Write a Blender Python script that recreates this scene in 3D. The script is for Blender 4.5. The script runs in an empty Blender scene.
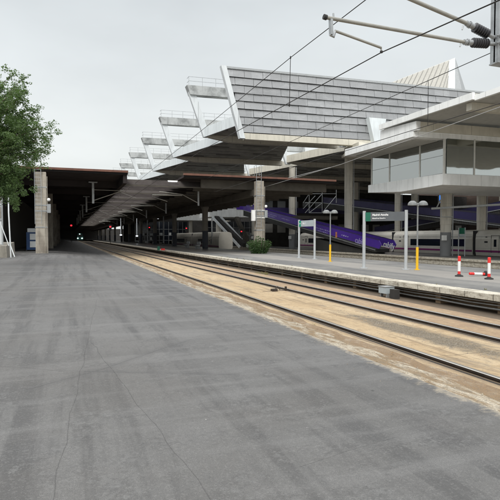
import bpy, math, random
from mathutils import Vector, Matrix

random.seed(7)
R = math.radians
SC = bpy.context.scene
COL = SC.collection

# ------------------------------------------------------------------ camera
CAM_Z = 1.8
YAW = 20.0
PITCH = -2.0
FPX = 500.0
cd = bpy.data.cameras.new('camera')
cam = bpy.data.objects.new('camera', cd)
COL.objects.link(cam)
cam.location = (0, 0, CAM_Z)
cam.rotation_euler = (R(90 + PITCH), 0, R(-YAW))
cd.sensor_width = 36
cd.lens = 36.0 * FPX / 500.0
_oc = 237 + FPX * math.tan(R(-PITCH))          # row of the optical centre
cd.shift_y = (_oc - 250) / 500.0
cd.clip_start = 0.05
cd.clip_end = 5000
SC.camera = cam
SC.render.resolution_x = 1024
SC.render.resolution_y = 1024

# ------------------------------------------------------------------ world
SUN_EL, SUN_AZ = 44.0, 200.0
w = bpy.data.worlds.new('World')
SC.world = w
w.use_nodes = True
nt = w.node_tree
nt.nodes.clear()
L = nt.links.new
out = nt.nodes.new('ShaderNodeOutputWorld')
bg1 = nt.nodes.new('ShaderNodeBackground')
bg2 = nt.nodes.new('ShaderNodeBackground')
add = nt.nodes.new('ShaderNodeAddShader')
sky = nt.nodes.new('ShaderNodeTexSky')
sky.sky_type = 'NISHITA'
sky.sun_disc = False
sky.sun_elevation = R(SUN_EL)
sky.sun_rotation = R(SUN_AZ)
sky.air_density = 1.0
sky.dust_density = 4.0
hs = nt.nodes.new('ShaderNodeHueSaturation')
hs.inputs['Saturation'].default_value = 0.35
L(sky.outputs[0], hs.inputs['Color'])
L(hs.outputs[0], bg1.inputs['Color'])
bg1.inputs['Strength'].default_value = 0.012
tc = nt.nodes.new('ShaderNodeTexCoord')
sep = nt.nodes.new('ShaderNodeSeparateXYZ')
L(tc.outputs['Generated'], sep.inputs[0])
ramp = nt.nodes.new('ShaderNodeValToRGB')
cr = ramp.color_ramp
cr.elements[0].position = 0.0
cr.elements[0].color = (0.64, 0.67, 0.66, 1)
cr.elements[1].position = 1.0
cr.elements[1].color = (1.75, 1.76, 1.76, 1)
for p, c in ((0.16, (0.625, 0.652, 0.645)), (0.30, (0.575, 0.608, 0.618)), (0.42, (0.54, 0.575, 0.592)), (0.58, (1.1, 1.12, 1.13))):
    e = cr.elements.new(p)
    e.color = (*c, 1)
L(sep.outputs['Z'], ramp.inputs[0])
mp = nt.nodes.new('ShaderNodeMapping')
mp.inputs['Scale'].default_value = (1, 1, 2.6)
L(tc.outputs['Generated'], mp.inputs[0])
cn = nt.nodes.new('ShaderNodeTexNoise')
cn.inputs['Scale'].default_value = 1.7
cn.inputs['Detail'].default_value = 5
cn.inputs['Roughness'].default_value = 0.5
L(mp.outputs[0], cn.inputs['Vector'])
cm = nt.nodes.new('ShaderNodeMapRange')
cm.inputs['From Min'].default_value = 0.3
cm.inputs['From Max'].default_value = 0.7
cm.inputs['To Min'].default_value = 0.87
cm.inputs['To Max'].default_value = 1.10
L(cn.outputs[0], cm.inputs['Value'])
vm = nt.nodes.new('ShaderNodeVectorMath')
vm.operation = 'SCALE'
L(ramp.outputs[0], vm.inputs[0])
L(cm.outputs[0], vm.inputs['Scale'])
L(vm.outputs[0], bg2.inputs['Color'])
bg2.inputs['Strength'].default_value = 0.95
L(bg1.outputs[0], add.inputs[0])
L(bg2.outputs[0], add.inputs[1])
L(add.outputs[0], out.inputs[0])

sl = bpy.data.lights.new('sun', 'SUN')
sl.energy = 1.45
sl.angle = R(20)
sl.color = (1.0, 0.97, 0.92)
so = bpy.data.objects.new('sun', sl)
COL.objects.link(so)
# light comes from behind-left of the camera, high up
so.rotation_euler = (R(90 - SUN_EL), 0, R(-35))

SC.view_settings.view_transform = 'Standard'
SC.view_settings.look = 'None'
SC.view_settings.gamma = 1
SC.view_settings.exposure = 0.35
SC.view_settings.use_curve_mapping = False
SC.cycles.max_bounces = 6
SC.cycles.transparent_max_bounces = 8

# ------------------------------------------------------------------ helpers
CY, SY = math.cos(R(YAW)), math.sin(R(YAW))

def depth_dir(u):
    "horizontal ray of an image column (unit depth)"
    l = (u - 250) / FPX
    return Vector((SY + l * CY, CY - l * SY))

def atY(u, v, Y):
    d = depth_dir(u)
    t = Y / d.y
    return Vector((d.x * t, Y, CAM_Z + (237 - v) / FPX * t))

def atX(u, v, X):
    d = depth_dir(u)
    t = X / d.x
    return Vector((X, d.y * t, CAM_Z + (237 - v) / FPX * t))

def atZ(u, v, z):
    t = (CAM_Z - z) * FPX / (v - 237)
    d = depth_dir(u)
    return Vector((d.x * t, d.y * t, z))

E = Vector((0.998, -0.063, 0))      # across the big roofs
F = Vector((-0.021, 1.0, 0))        # along them

def S(a, b, z=0):
    p = E * a + F * b
    return Vector((p.x, p.y, z))


class MB:
    def __init__(self):
        self.v, self.f, self.s = [], [], []

    def face(self, pts, smooth=False):
        n = len(self.v)
        self.v += [Vector(p) for p in pts]
        self.f.append(tuple(range(n, n + len(pts))))
        self.s.append(smooth)

    def hexa(self, p):
        "p: 4 bottom corners then 4 top corners, both counter-clockwise from above"
        n = len(self.v)
        self.v += [Vector(q) for q in p]
        for f in ((3, 2, 1, 0), (4, 5, 6, 7), (0, 1, 5, 4), (1, 2, 6, 5), (2, 3, 7, 6), (3, 0, 4, 7)):
            self.f.append(tuple(n + i for i in f))
            self.s.append(False)
        return self

    def box(self, x0, x1, y0, y1, z0, z1):
        return self.hexa([(x0, y0, z0), (x1, y0, z0), (x1, y1, z0), (x0, y1, z0),
                          (x0, y0, z1), (x1, y0, z1), (x1, y1, z1), (x0, y1, z1)])

    def sbox(self, a0, a1, b0, b1, z0, z1):
        return self.hexa([S(a0, b0, z0), S(a1, b0, z0), S(a1, b1, z0), S(a0, b1, z0),
                          S(a0, b0, z1), S(a1, b0, z1), S(a1, b1, z1), S(a0, b1, z1)])

    def prism(self, poly, d):
        "polygon (list of 3-D points) extruded by the vector d"
        d = Vector(d)
        n = len(self.v)
        k = len(poly)
        P = [Vector(p) for p in poly]
        self.v += P + [p + d for p in P]
        nrm = Vector((0, 0, 0))
        for i in range(k):
            nrm += P[i].cross(P[(i + 1) % k])
        flip = nrm.dot(d) > 0
        a = list(range(n, n + k))
        b = list(range(n + k, n + 2 * k))
        fs = [tuple(a), tuple(reversed(b))] + [(a[i], b[i], b[(i + 1) % k], a[(i + 1) % k]) for i in range(k)]
        for f in fs:
            self.f.append(tuple(reversed(f)) if flip else f)
            self.s.append(False)
        return self

    def beam(self, p0, p1, wd, ht, up=(0, 0, 1)):
        p0, p1 = Vector(p0), Vector(p1)
        d = (p1 - p0).normalized()
        up = Vector(up)
        sd = d.cross(up).normalized()
        up = sd.cross(d)
        a, b = sd * wd / 2, up * ht / 2
        self.hexa([p0 - a - b, p0 + a - b, p1 + a - b, p1 - a - b,
                   p0 - a + b, p0 + a + b, p1 + a + b, p1 - a + b])
        return self

    def tube(self, pts, r, n=10, caps=True):
        pts = [Vector(p) for p in pts]
        rs = r if isinstance(r, (list, tuple)) else [r] * len(pts)
        base = len(self.v)
        prev = None
        for i, p in enumerate(pts):
            d = (pts[min(i + 1, len(pts) - 1)] - pts[max(i - 1, 0)])
            d.normalize()
            if prev is None:
                sd = d.orthogonal().normalized()
            else:
                sd = (prev - d * prev.dot(d)).normalized()
            prev = sd
            up = d.cross(sd)
            for k in range(n):
                t = 2 * math.pi * k / n
                self.v.append(p + (sd * math.cos(t) + up * math.sin(t)) * rs[i])
        for i in range(len(pts) - 1):
            for k in range(n):
                a, b = base + i * n + k, base + i * n + (k + 1) % n
                self.f.append((a, b, b + n, a + n))
                self.s.append(True)
        if caps:
            for i, rev in ((0, True), (len(pts) - 1, False)):
                c = [self.v[base + i * n + k] for k in range(n)]
                self.face(c[::-1] if rev else c)
        return self

    def lathe(self, c, prof, n=24, axis=(0, 0, 1)):
        "prof: (radius, height) pairs; each segment has its own vertices so edges stay crisp"
        c = Vector(c)
        ax = Vector(axis).normalized()
        q = Vector((0, 0, 1)).rotation_difference(ax)
        for (r0, h0), (r1, h1) in zip(prof[:-1], prof[1:]):
            base = len(self.v)
            for (r, h) in ((r0, h0), (r1, h1)):
                for k in range(n):
                    t = 2 * math.pi * k / n
                    self.v.append(c + q @ Vector((r * math.cos(t), r * math.sin(t), h)))
            for k in range(n):
                a, b = base + k, base + (k + 1) % n
                self.f.append((a, b, b + n, a + n))
                self.s.append(True)
        return self

    def build(self, name, mat, parent=None, origin=None):
        me = bpy.data.meshes.new(name)
        org = Vector((0, 0, 0))
        o = bpy.data.objects.new(name, me)
        if parent is not None:
            r = parent
            while r.parent is not None:
                r = r.parent
            org = Vector(r['_o']) if '_o' in r else Vector((0, 0, 0))
            o.parent = parent
        elif origin is not None:
            org = Vector(origin)
            o.location = org
            o['_o'] = list(org)
        me.from_pydata([tuple(v - org) for v in self.v], [], self.f)
        me.polygons.foreach_set('use_smooth', self.s)
        me.materials.append(mat)
        me.update()
        COL.objects.link(o)
        return o


def thing(name, loc, label, cat, group=None):
    o = bpy.data.objects.new(name, None)
    o.empty_display_size = 0.3
    o.location = loc
    o['_o'] = list(loc)
    COL.objects.link(o)
    return tag(o, label, cat, group)

def tag(o, label, cat, group=None):
    o['label'] = label
    o['category'] = cat
    o['kind'] = 'thing'
    if group:
        o['group'] = group
    return o

def struct(o):
    o['kind'] = 'structure'
    return o

def stuff(o, label, cat):
    tag(o, label, cat)
    o['kind'] = 'stuff'
    return o

def copy_tree(o, loc, label=None, parent=None):
    c = o.copy()
    COL.objects.link(c)
    c.parent = parent
    if loc is not None:
        c.location = loc
    if label:
        c['label'] = label
    for ch in list(o.children):
        copy_tree(ch, None, None, c)
    return c


def text_mesh(body, size, depth, name, mat, parent, origin, xdir, up=(0, 0, 1), bold=0.0, shear=0.0, align='LEFT'):
    cu = bpy.data.curves.new(name, 'FONT')
    cu.body = body
    cu.size = size
    cu.extrude = depth
    cu.offset = bold
    cu.shear = shear
    cu.align_x = align
    cu.align_y = 'CENTER'
    tmp = bpy.data.objects.new('tmp', cu)
    COL.objects.link(tmp)
    dg = bpy.context.evaluated_depsgraph_get()
    dg.update()
    me = bpy.data.meshes.new_from_object(tmp.evaluated_get(dg))
    bpy.data.objects.remove(tmp)
    x = Vector(xdir).normalized()
    u = Vector(up)
    n = x.cross(u).normalized()
    u = n.cross(x).normalized()
    r = parent
    while r.parent is not None:
        r = r.parent
    org = Vector(r['_o'])
    for v in me.vertices:
        q = Vector(origin) + x * v.co.x + u * v.co.y + n * v.co.z
        v.co = q - org
    me.materials.clear()
    me.materials.append(mat)
    me.name = name
    o = bpy.data.objects.new(name, me)
    o.parent = parent
    COL.objects.link(o)
    return o


# ------------------------------------------------------------------ materials
class NT:
    def __init__(self, name):
        self.m = bpy.data.materials.new(name)
        self.m.use_nodes = True
        self.t = self.m.node_tree
        self.b = self.t.nodes['Principled BSDF']
        self.geo = None

    def n(self, typ, **kw):
        x = self.t.nodes.new('ShaderNode' + typ)
        for k, v in kw.items():
            if k in x.inputs.keys():
                x.inputs[k].default_value = v
            else:
                setattr(x, k, v)
        return x

    def l(self, a, b):
        self.t.links.new(a, b)

    def pos(self):
        if self.geo is None:
            self.geo = self.n('NewGeometry')
        return self.geo.outputs['Position']

    def obj(self):
        return self.n('TexCoord').outputs['Object']

    def mapped(self, scale, rot=(0, 0, 0), src=None):
        m = self.n('Mapping')
        m.inputs['Scale'].default_value = scale
        m.inputs['Rotation'].default_value = rot
        self.l(src or self.pos(), m.inputs[0])
        return m.outputs[0]

    def noise(self, scale, detail=4, rough=0.6, vec=None, dist=0.0):
        x = self.n('TexNoise')
        x.inputs['Scale'].default_value = scale
        x.inputs['Detail'].default_value = detail
        x.inputs['Roughness'].default_value = rough
        x.inputs['Distortion'].default_value = dist
        self.l(vec or self.pos(), x.inputs['Vector'])
        return x.outputs[0]

    def rng(self, src, a, b, c=0.0, d=1.0, smooth=False):
        x = self.n('MapRange')
        if smooth:
            x.interpolation_type = 'SMOOTHSTEP'
        for k, v in (('From Min', a), ('From Max', b), ('To Min', c), ('To Max', d)):
            x.inputs[k].default_value = v
        self.l(src, x.inputs['Value'])
        return x.outputs[0]

    def math(self, op, a, b=None, c=None):
        x = self.n('Math', operation=op)
        for i, s in enumerate((a, b, c)):
            if s is None:
                continue
            if isinstance(s, (int, float)):
                x.inputs[i].default_value = s
            else:
                self.l(s, x.inputs[i])
        return x.outputs[0]

    def mix(self, fac, a, b):
        x = self.n('Mix', data_type='RGBA')
        for sock, s in ((x.inputs[0], fac), (x.inputs[6], a), (x.inputs[7], b)):
            if isinstance(s, tuple):
                sock.default_value = (*s, 1)
            elif isinstance(s, (int, float)):
                sock.default_value = s
            else:
                self.l(s, sock)
        return x.outputs[2]

    def bump(self, h, strength, dist=0.02):
        x = self.n('Bump')
        x.inputs['Strength'].default_value = strength
        x.inputs['Distance'].default_value = dist
        self.l(h, x.inputs['Height'])
        self.l(x.outputs[0], self.b.inputs['Normal'])

    def color(self, c):
        if isinstance(c, tuple):
            self.b.inputs['Base Color'].default_value = (*c, 1)
        else:
            self.l(c, self.b.inputs['Base Color'])

    def rough(self, r):
        if isinstance(r, (int, float)):
            self.b.inputs['Roughness'].default_value = r
        else:
            self.l(r, self.b.inputs['Roughness'])


def worn(name, c, c2=None, rough=0.7, scale=1.0, amt=0.6, metal=0.0, streak=False, bump=0.15, spec=0.5):
    "painted / cast surface with blotches, fine grain and optional vertical streaks"
    n = NT(name)
    c2 = c2 or tuple(x * 0.62 for x in c)
    big = n.noise(scale, 5, 0.65)
    f = n.rng(big, 0.38, 0.72, 0, amt, True)
    if streak:
        st = n.noise(1.0, 4, 0.6, n.mapped((scale * 3, scale * 3, scale * 0.25)))
        f = n.math('MAXIMUM', f, n.rng(st, 0.5, 0.75, 0, amt, True))
    col = n.mix(f, c, c2)
    fine = n.noise(scale * 22, 3, 0.6)
    col = n.mix(n.rng(fine, 0.4, 0.7, 0, 0.22), col, tuple(x * 0.6 for x in c))
    n.color(col)
    n.rough(n.rng(big, 0.3, 0.7, max(rough - 0.1, 0.05), min(rough + 0.12, 1)))
    n.b.inputs['Metallic'].default_value = metal
    n.b.inputs['Specular IOR Level'].default_value = spec
    if bump:
        n.bump(fine, bump, 0.01)
    return n.m

def plain(name, c, rough=0.6, metal=0.0):
    n = NT(name)
    f = n.noise(3.0, 4, 0.6)
    n.color(n.mix(n.rng(f, 0.35, 0.7, 0, 0.5), c, tuple(x * 0.75 for x in c)))
    n.rough(rough)
    n.b.inputs['Metallic'].default_value = metal
    return n.m

def emit(name, c, s):
    n = NT(name)
    n.color(c)
    n.b.inputs['Emission Color'].default_value = (*c, 1)
    n.b.inputs['Emission Strength'].default_value = s
    return n.m


def crack_lines(n, segs, wob=0.016):
    "thin wandering cracks along given ground segments"
    sep = n.n('SeparateXYZ')
    n.l(n.pos(), sep.inputs[0])
    wz = n.noise(1.1, 3, 0.5)
    acc = None
    for (p, q, wd) in segs:
        dx, dy = q.x - p.x, q.y - p.y
        ln = math.hypot(dx, dy)
        nx, ny = -dy / ln, dx / ln
        c = p.x * nx + p.y * ny
        s = n.math('ADD', n.math('MULTIPLY', sep.outputs[0], nx), n.math('MULTIPLY', sep.outputs[1], ny))
        s = n.math('SUBTRACT', s, c)
        s = n.math('ADD', s, n.math('MULTIPLY', n.math('SUBTRACT', wz, 0.5), wob * 8))
        a = n.math('ABSOLUTE', s)
        m = n.rng(a, wd * 0.4, wd, 1, 0)
        tx, ty = dx / ln, dy / ln
        t = n.math('ADD', n.math('MULTIPLY', sep.outputs[0], tx), n.math('MULTIPLY', sep.outputs[1], ty))
        t0 = p.x * tx + p.y * ty
        g = n.math('MULTIPLY', n.math('GREATER_THAN', t, t0), n.math('LESS_THAN', t, t0 + ln))
        m = n.math('MULTIPLY', m, g)
        acc = m if acc is None else n.math('MAXIMUM', acc, m)
    return acc


def asphalt_mat():
    n = NT('worn_asphalt')
    base, pale, dark = (0.134, 0.132, 0.128), (0.205, 0.203, 0.199), (0.072, 0.071, 0.071)
    p1 = n.noise(0.32, 6, 0.62, dist=0.6)
    p2 = n.noise(1.7, 6, 0.68, dist=0.8)
    st = n.noise(1.0, 6, 0.65, n.mapped((2.2, 0.13, 1), (0, 0, R(3))))
    st2 = n.noise(1.0, 5, 0.6, n.mapped((0.22, 1.9, 1), (0, 0, R(-14))))
    col = n.mix(n.rng(p1, 0.36, 0.66, 0, 0.6, True), base, pale)
    p3 = n.noise(5.5, 8, 0.72, dist=0.4)
    p4 = n.noise(24, 6, 0.75)
    col = n.mix(n.rng(p3, 0.48, 0.66, 0.0, 0.30, True), col, dark)
    col = n.mix(n.math('MULTIPLY', n.rng(p4, 0.50, 0.60, 0.0, 0.75), n.rng(p1, 0.42, 0.58, 0.1, 1, True)), col, pale)
    col = n.mix(n.rng(st, 0.46, 0.62, 0, 0.75, True), col, dark)
    col = n.mix(n.rng(st2, 0.48, 0.64, 0, 0.6, True), col, pale)
    col = n.mix(n.rng(p2, 0.52, 0.64, 0, 0.45, True), col, dark)
    wm = n.noise(0.22, 4, 0.6, dist=0.3)
    col = n.mix(n.rng(wm, 0.42, 0.62, 0, 0.35, True), col, (0.125, 0.115, 0.102))
    # scaly delaminated patches
    v = n.n('TexVoronoi', feature='F1')
    v.inputs['Scale'].default_value = 9
    n.l(n.pos(), v.inputs['Vector'])
    pm = n.math('MULTIPLY', n.rng(p2, 0.50, 0.62, 0, 1), n.rng(n.noise(14, 5, 0.7), 0.5, 0.6, 0, 1))
    col = n.mix(n.math('MULTIPLY', pm, 0.42), col, (0.25, 0.25, 0.245))
    gr = n.noise(160, 2, 0.6)
    col = n.mix(n.rng(gr, 0.35, 0.7, 0, 0.7), col, (0.055, 0.056, 0.058))
    ag = n.n('TexVoronoi', feature='F1')
    ag.inputs['Scale'].default_value = 85
    n.l(n.pos(), ag.inputs['Vector'])
    sa = n.n('SeparateColor')
    n.l(ag.outputs['Color'], sa.inputs[0])
    col = n.mix(n.rng(sa.outputs[0], 0.72, 1.0, 0, 0.2), col, (0.27, 0.265, 0.255))
    col = n.mix(n.rng(sa.outputs[1], 0.72, 1.0, 0, 0.2), col, (0.05, 0.05, 0.05))
    # stray pale chips and dark stains
    vs = n.n('TexVoronoi', feature='F1')
    vs.inputs['Scale'].default_value = 3.1
    vs.inputs['Randomness'].default_value = 1
    n.l(n.pos(), vs.inputs['Vector'])
    col = n.mix(n.rng(vs.outputs['Distance'], 0.018, 0.03, 0.7, 0), col, (0.45, 0.44, 0.42))
    vt = n.n('TexVoronoi', feature='F1')
    vt.inputs['Scale'].default_value = 1.1
    n.l(n.mapped((1, 1, 1), (0, 0, 1.1)), vt.inputs['Vector'])
    col = n.mix(n.rng(vt.outputs['Distance'], 0.02, 0.035, 0.8, 0), col, (0.03, 0.03, 0.03))
    G = lambda u, v_: atZ(u, v_, 0.1)
    ck = crack_lines(n, [(G(45, 520), G(96, 300), 0.0045), (G(90, 342), G(222, 520), 0.0045),
                         (G(-20, 366), G(60, 372), 0.008), (G(60, 372), G(240, 376), 0.008),
                         (G(96, 372), G(190, 340), 0.010), (G(190, 340), G(330, 336), 0.009),
                         (G(20, 392), G(96, 372), 0.010), (G(300, 470), G(400, 440), 0.004)])
    halo = crack_lines(n, [(G(20, 392), G(96, 372), 0.12), (G(96, 372), G(240, 376), 0.10), (G(96, 372), G(190, 340), 0.12)])
    col = n.mix(n.math('MULTIPLY', halo, 0.22), col, (0.07, 0.07, 0.072))
    col = n.mix(n.math('MULTIPLY', ck, 0.30), col, (0.03, 0.03, 0.03))
    # dust creeping in from the track edge
    sp = n.n('SeparateXYZ')
    n.l(n.pos(), sp.inputs[0])
    e = n.math('ADD', sp.outputs[0], n.math('MULTIPLY', n.math('SUBTRACT', p3, 0.5), 0.8))
    col = n.mix(n.rng(e, 3.80, 3.95, 0, 0.7, True), col, (0.36, 0.315, 0.245))
    n.color(col)
    n.rough(n.rng(p1, 0.3, 0.7, 0.6, 0.85))
    n.b.inputs['Specular IOR Level'].default_value = 0.45
    h = n.math('ADD', n.math('MULTIPLY', gr, 0.5), n.math('MULTIPLY', p2, 1.2))
    h = n.math('SUBTRACT', h, n.math('MULTIPLY', ck, 0.8))
    n.bump(h, 0.5, 0.012)
    return n.m


def bed_mat():
    n = NT('track_slab_concrete')
    a, b, c = (0.45, 0.335, 0.20), (0.27, 0.18, 0.095), (0.50, 0.39, 0.25)
    p1 = n.noise(1.0, 6, 0.65, n.mapped((0.9, 0.22, 1)), 0.5)
    p2 = n.noise(3.2, 6, 0.7, dist=0.5)
    col = n.mix(n.rng(p1, 0.40, 0.62, 0, 1, True), a, c)
    col = n.mix(n.rng(p2, 0.50, 0.70, 0, 0.6, True), col, b)
    st = n.noise(1.0, 5, 0.65, n.mapped((5.0, 0.35, 1)))
    col = n.mix(n.rng(st, 0.50, 0.66, 0, 0.7, True), col, (0.21, 0.15, 0.09))
    gr = n.noise(90, 3, 0.7)
    col = n.mix(n.rng(gr, 0.45, 0.75, 0, 0.6), col, (0.16, 0.125, 0.08))
    gp = n.noise(1.0, 7, 0.7, n.mapped((1.3, 0.5, 1), (0, 0, 0.4)), 0.9)
    col = n.mix(n.rng(gp, 0.52, 0.64, 0, 0.65, True), col, (0.215, 0.18, 0.135))
    fp = n.noise(11, 6, 0.75)
    col = n.mix(n.rng(fp, 0.54, 0.66, 0, 0.5, True), col, (0.17, 0.125, 0.08))
    # dark gravelly spill between the rails
    s = n.n('SeparateXYZ')
    n.l(n.pos(), s.inputs[0])
    gx, gy = 6.35, 7.9
    ex = n.math('DIVIDE', n.math('SUBTRACT', s.outputs[0], gx), 0.36)
    ey = n.math('DIVIDE', n.math('SUBTRACT', s.outputs[1], gy), 2.7)
    rr = n.math('SQRT', n.math('ADD', n.math('MULTIPLY', ex, ex), n.math('MULTIPLY', ey, ey)))
    rr = n.math('ADD', rr, n.math('MULTIPLY', n.math('SUBTRACT', p2, 0.5), 2.2))
    gm = n.rng(rr, 0.5, 1.35, 0.85, 0, True)
    vo = n.n('TexVoronoi', feature='F1')
    vo.inputs['Scale'].default_value = 34
    n.l(n.pos(), vo.inputs['Vector'])
    gcol = n.mix(n.rng(n.noise(40, 3, 0.8), 0.4, 0.62, 0, 1), (0.055, 0.048, 0.038), (0.20, 0.17, 0.125))
    col = n.mix(gm, col, gcol)
    # reddish ballast dust between the outer pair of rails
    rd = n.math('MULTIPLY', n.rng(s.outputs[0], 7.15, 7.3, 0, 1), n.rng(n.noise(7, 5, 0.7), 0.35, 0.6, 0.25, 0.85))
    col = n.mix(rd, col, (0.27, 0.18, 0.115))
    jf = n.math('FRACT', n.math('DIVIDE', n.math('ADD', s.outputs[1], n.math('MULTIPLY', p2, 0.12)), 6.3))
    col = n.mix(n.math('MULTIPLY', n.math('LESS_THAN', jf, 0.004), 0.6), col, (0.08, 0.06, 0.04))
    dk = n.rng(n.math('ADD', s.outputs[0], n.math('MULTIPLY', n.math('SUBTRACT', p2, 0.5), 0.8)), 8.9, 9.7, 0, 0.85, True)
    col = n.mix(dk, col, (0.10, 0.08, 0.06))  # shade under the platform overhang painted into the bed, along with dirt
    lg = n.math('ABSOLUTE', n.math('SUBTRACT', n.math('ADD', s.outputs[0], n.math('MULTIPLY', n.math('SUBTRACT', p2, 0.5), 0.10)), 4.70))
    col = n.mix(n.rng(lg, 0.03, 0.11, 0.9, 0, True), col, (0.07, 0.05, 0.03))  # dirt and shadow of a kerb-side groove painted as a dark line
    # grease by the rails
    for xr in (5.17, 7.2, 8.28):
        g = n.math('ABSOLUTE', n.math('SUBTRACT', s.outputs[0], xr))
        g = n.math('ADD', g, n.math('MULTIPLY', n.math('SUBTRACT', p2, 0.5), 0.25))
        col = n.mix(n.rng(g, 0.05, 0.28, 0.8, 0, True), col, (0.13, 0.10, 0.075))
    # inside the shed the slab colour darkens
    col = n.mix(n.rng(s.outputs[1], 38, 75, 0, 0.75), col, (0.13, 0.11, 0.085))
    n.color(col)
    n.rough(0.9)
    n.bump(n.math('ADD', n.math('MULTIPLY', vo.outputs['Distance'], gm), n.math('MULTIPLY', gr, 0.35)), 0.7, 0.02)
    return n.m


def kerb_mat():
    n = NT('broken_edge_concrete')
    p2 = n.noise(2.2, 6, 0.7, n.mapped((2.2, 0.6, 1)), 0.8)
    p1 = n.noise(9, 5, 0.7)
    col = n.mix(n.rng(p2, 0.42, 0.58, 0, 1, True), (0.52, 0.46, 0.36), (0.27, 0.19, 0.105))
    col = n.mix(n.rng(p1, 0.48, 0.62, 0, 0.5, True), col, (0.17, 0.14, 0.10))
    sx_ = n.n('SeparateXYZ')
    n.l(n.pos(), sx_.inputs[0])
    ex_ = n.math('ADD', sx_.outputs[0], n.math('MULTIPLY', n.math('SUBTRACT', p2, 0.5), 0.45))
    col = n.mix(n.math('MULTIPLY', n.rng(ex_, 4.28, 4.36, 0, 0.85, True), n.rng(p1, 0.35, 0.5, 0.5, 1)), col, (0.26, 0.17, 0.09))
    vo = n.n('TexVoronoi', feature='F1')
    vo.inputs['Scale'].default_value = 45
    n.l(n.pos(), vo.inputs['Vector'])
    col = n.mix(n.rng(vo.outputs['Distance'], 0.3, 0.7, 0, 0.4), col, (0.14, 0.12, 0.10))
    n.color(col)
    n.rough(0.92)
    n.bump(n.math('ADD', p1, vo.outputs['Distance']), 0.8, 0.02)
    return n.m


def platform_mat():
    n = NT('platform_paving')
    s = n.n('SeparateXYZ')
    n.l(n.pos(), s.inputs[0])
    p1 = n.noise(0.7, 6, 0.65, n.mapped((1, 0.35, 1)), 0.5)
    p2 = n.noise(4, 5, 0.7)
    col = n.mix(n.rng(p1, 0.38, 0.66, 0, 1, True), (0.135, 0.135, 0.133), (0.23, 0.225, 0.21))
    col = n.mix(n.rng(p2, 0.5, 0.7, 0, 0.5, True), col, (0.09, 0.09, 0.09))
    e = n.math('ADD', s.outputs[0], n.math('MULTIPLY', n.math('SUBTRACT', p1, 0.5), 1.0))
    band = n.math('MULTIPLY', n.rng(e, 12.9, 13.4, 0, 1, True), n.rng(e, 15.2, 16.0, 1, 0, True))
    col = n.mix(n.math('MULTIPLY', band, 0.6), col, (0.33, 0.31, 0.28))
    col = n.mix(n.rng(n.noise(80, 2, 0.6), 0.4, 0.75, 0, 0.4), col, (0.06, 0.06, 0.06))
    # smoother and darker under the canopy
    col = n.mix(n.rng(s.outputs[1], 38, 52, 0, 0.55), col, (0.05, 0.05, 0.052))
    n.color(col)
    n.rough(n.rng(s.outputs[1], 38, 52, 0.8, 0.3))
    return n.m


def coping_mat():
    n = NT('platform_coping_stone')
    s = n.n('SeparateXYZ')
    n.l(n.pos(), s.inputs[0])
    m = n.math('FRACT', n.math('DIVIDE', s.outputs[1], 1.0))
    joint = n.math('LESS_THAN', m, 0.025)
    p = n.noise(2.5, 6, 0.7, n.mapped((1, 1, 3)))
    col = n.mix(n.rng(p, 0.42, 0.66, 0, 1, True), (0.58, 0.545, 0.46), (0.30, 0.265, 0.21))
    col = n.mix(n.rng(n.noise(16, 4, 0.7), 0.52, 0.66, 0, 0.55), col, (0.14, 0.12, 0.09))
    col = n.mix(n.math('MULTIPLY', joint, 0.8), col, (0.07, 0.06, 0.05))
    n.color(col)
    n.rough(0.85)
    n.bump(p, 0.4, 0.02)
    return n.m


def column_mat(name='stained_column_concrete', c=(0.42, 0.385, 0.325), c2=(0.19, 0.165, 0.135)):
    n = NT(name)
    big = n.noise(1.0, 5, 0.65, n.mapped((1.5, 1.5, 0.5)))
    st = n.noise(1.0, 4, 0.6, n.mapped((7, 7, 0.5)))
    col = n.mix(n.rng(big, 0.4, 0.65, 0, 0.75, True), c, c2)
    col = n.mix(n.rng(st, 0.5, 0.68, 0, 0.6, True), col, c2)
    s = n.n('SeparateXYZ')
    n.l(n.pos(), s.inputs[0])
    j = n.math('LESS_THAN', n.math('FRACT', n.math('DIVIDE', s.outputs[2], 0.62)), 0.03)
    col = n.mix(n.math('MULTIPLY', j, 0.5), col, (0.1, 0.09, 0.075))
    n.color(col)
    n.rough(0.85)
    n.bump(n.noise(30, 3, 0.6), 0.3, 0.01)
    return n.m


def two_tone(name, zsplit, top, bot, rough=0.65):
    n = NT(name)
    s = n.n('SeparateXYZ')
    n.l(n.pos(), s.inputs[0])
    f = n.math('GREATER_THAN', s.outputs[2], zsplit)
    st = n.noise(1.0, 4, 0.6, n.mapped((3, 3, 0.4)))
    t = n.mix(n.rng(st, 0.42, 0.7, 0, 0.6, True), top, tuple(x * 0.62 for x in top))
    j = n.math('LESS_THAN', n.math('FRACT', n.math('DIVIDE', s.outputs[2], 1.9)), 0.012)
    t = n.mix(n.math('MULTIPLY', j, 0.6), t, tuple(x * 0.4 for x in top))
    n.color(n.mix(f, bot, t))
    n.rough(rough)
    return n.m


def deck_mat(name, c, sp=0.3):
    "profiled deck or louvre with fine ribs running across"
    n = NT(name)
    s = n.n('SeparateXYZ')
    n.l(n.pos(), s.inputs[0])
    q = n.math('FRACT', n.math('DIVIDE', s.outputs[1], sp))
    st = n.noise(0.6, 4, 0.6)
    col = n.mix(n.rng(st, 0.38, 0.68, 0, 0.6, True), c, tuple(x * 0.55 for x in c))
    col = n.mix(n.math('LESS_THAN', q, 0.2), col, tuple(x * 0.45 for x in c))
    n.color(col)
    n.rough(0.75)
    return n.m


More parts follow.
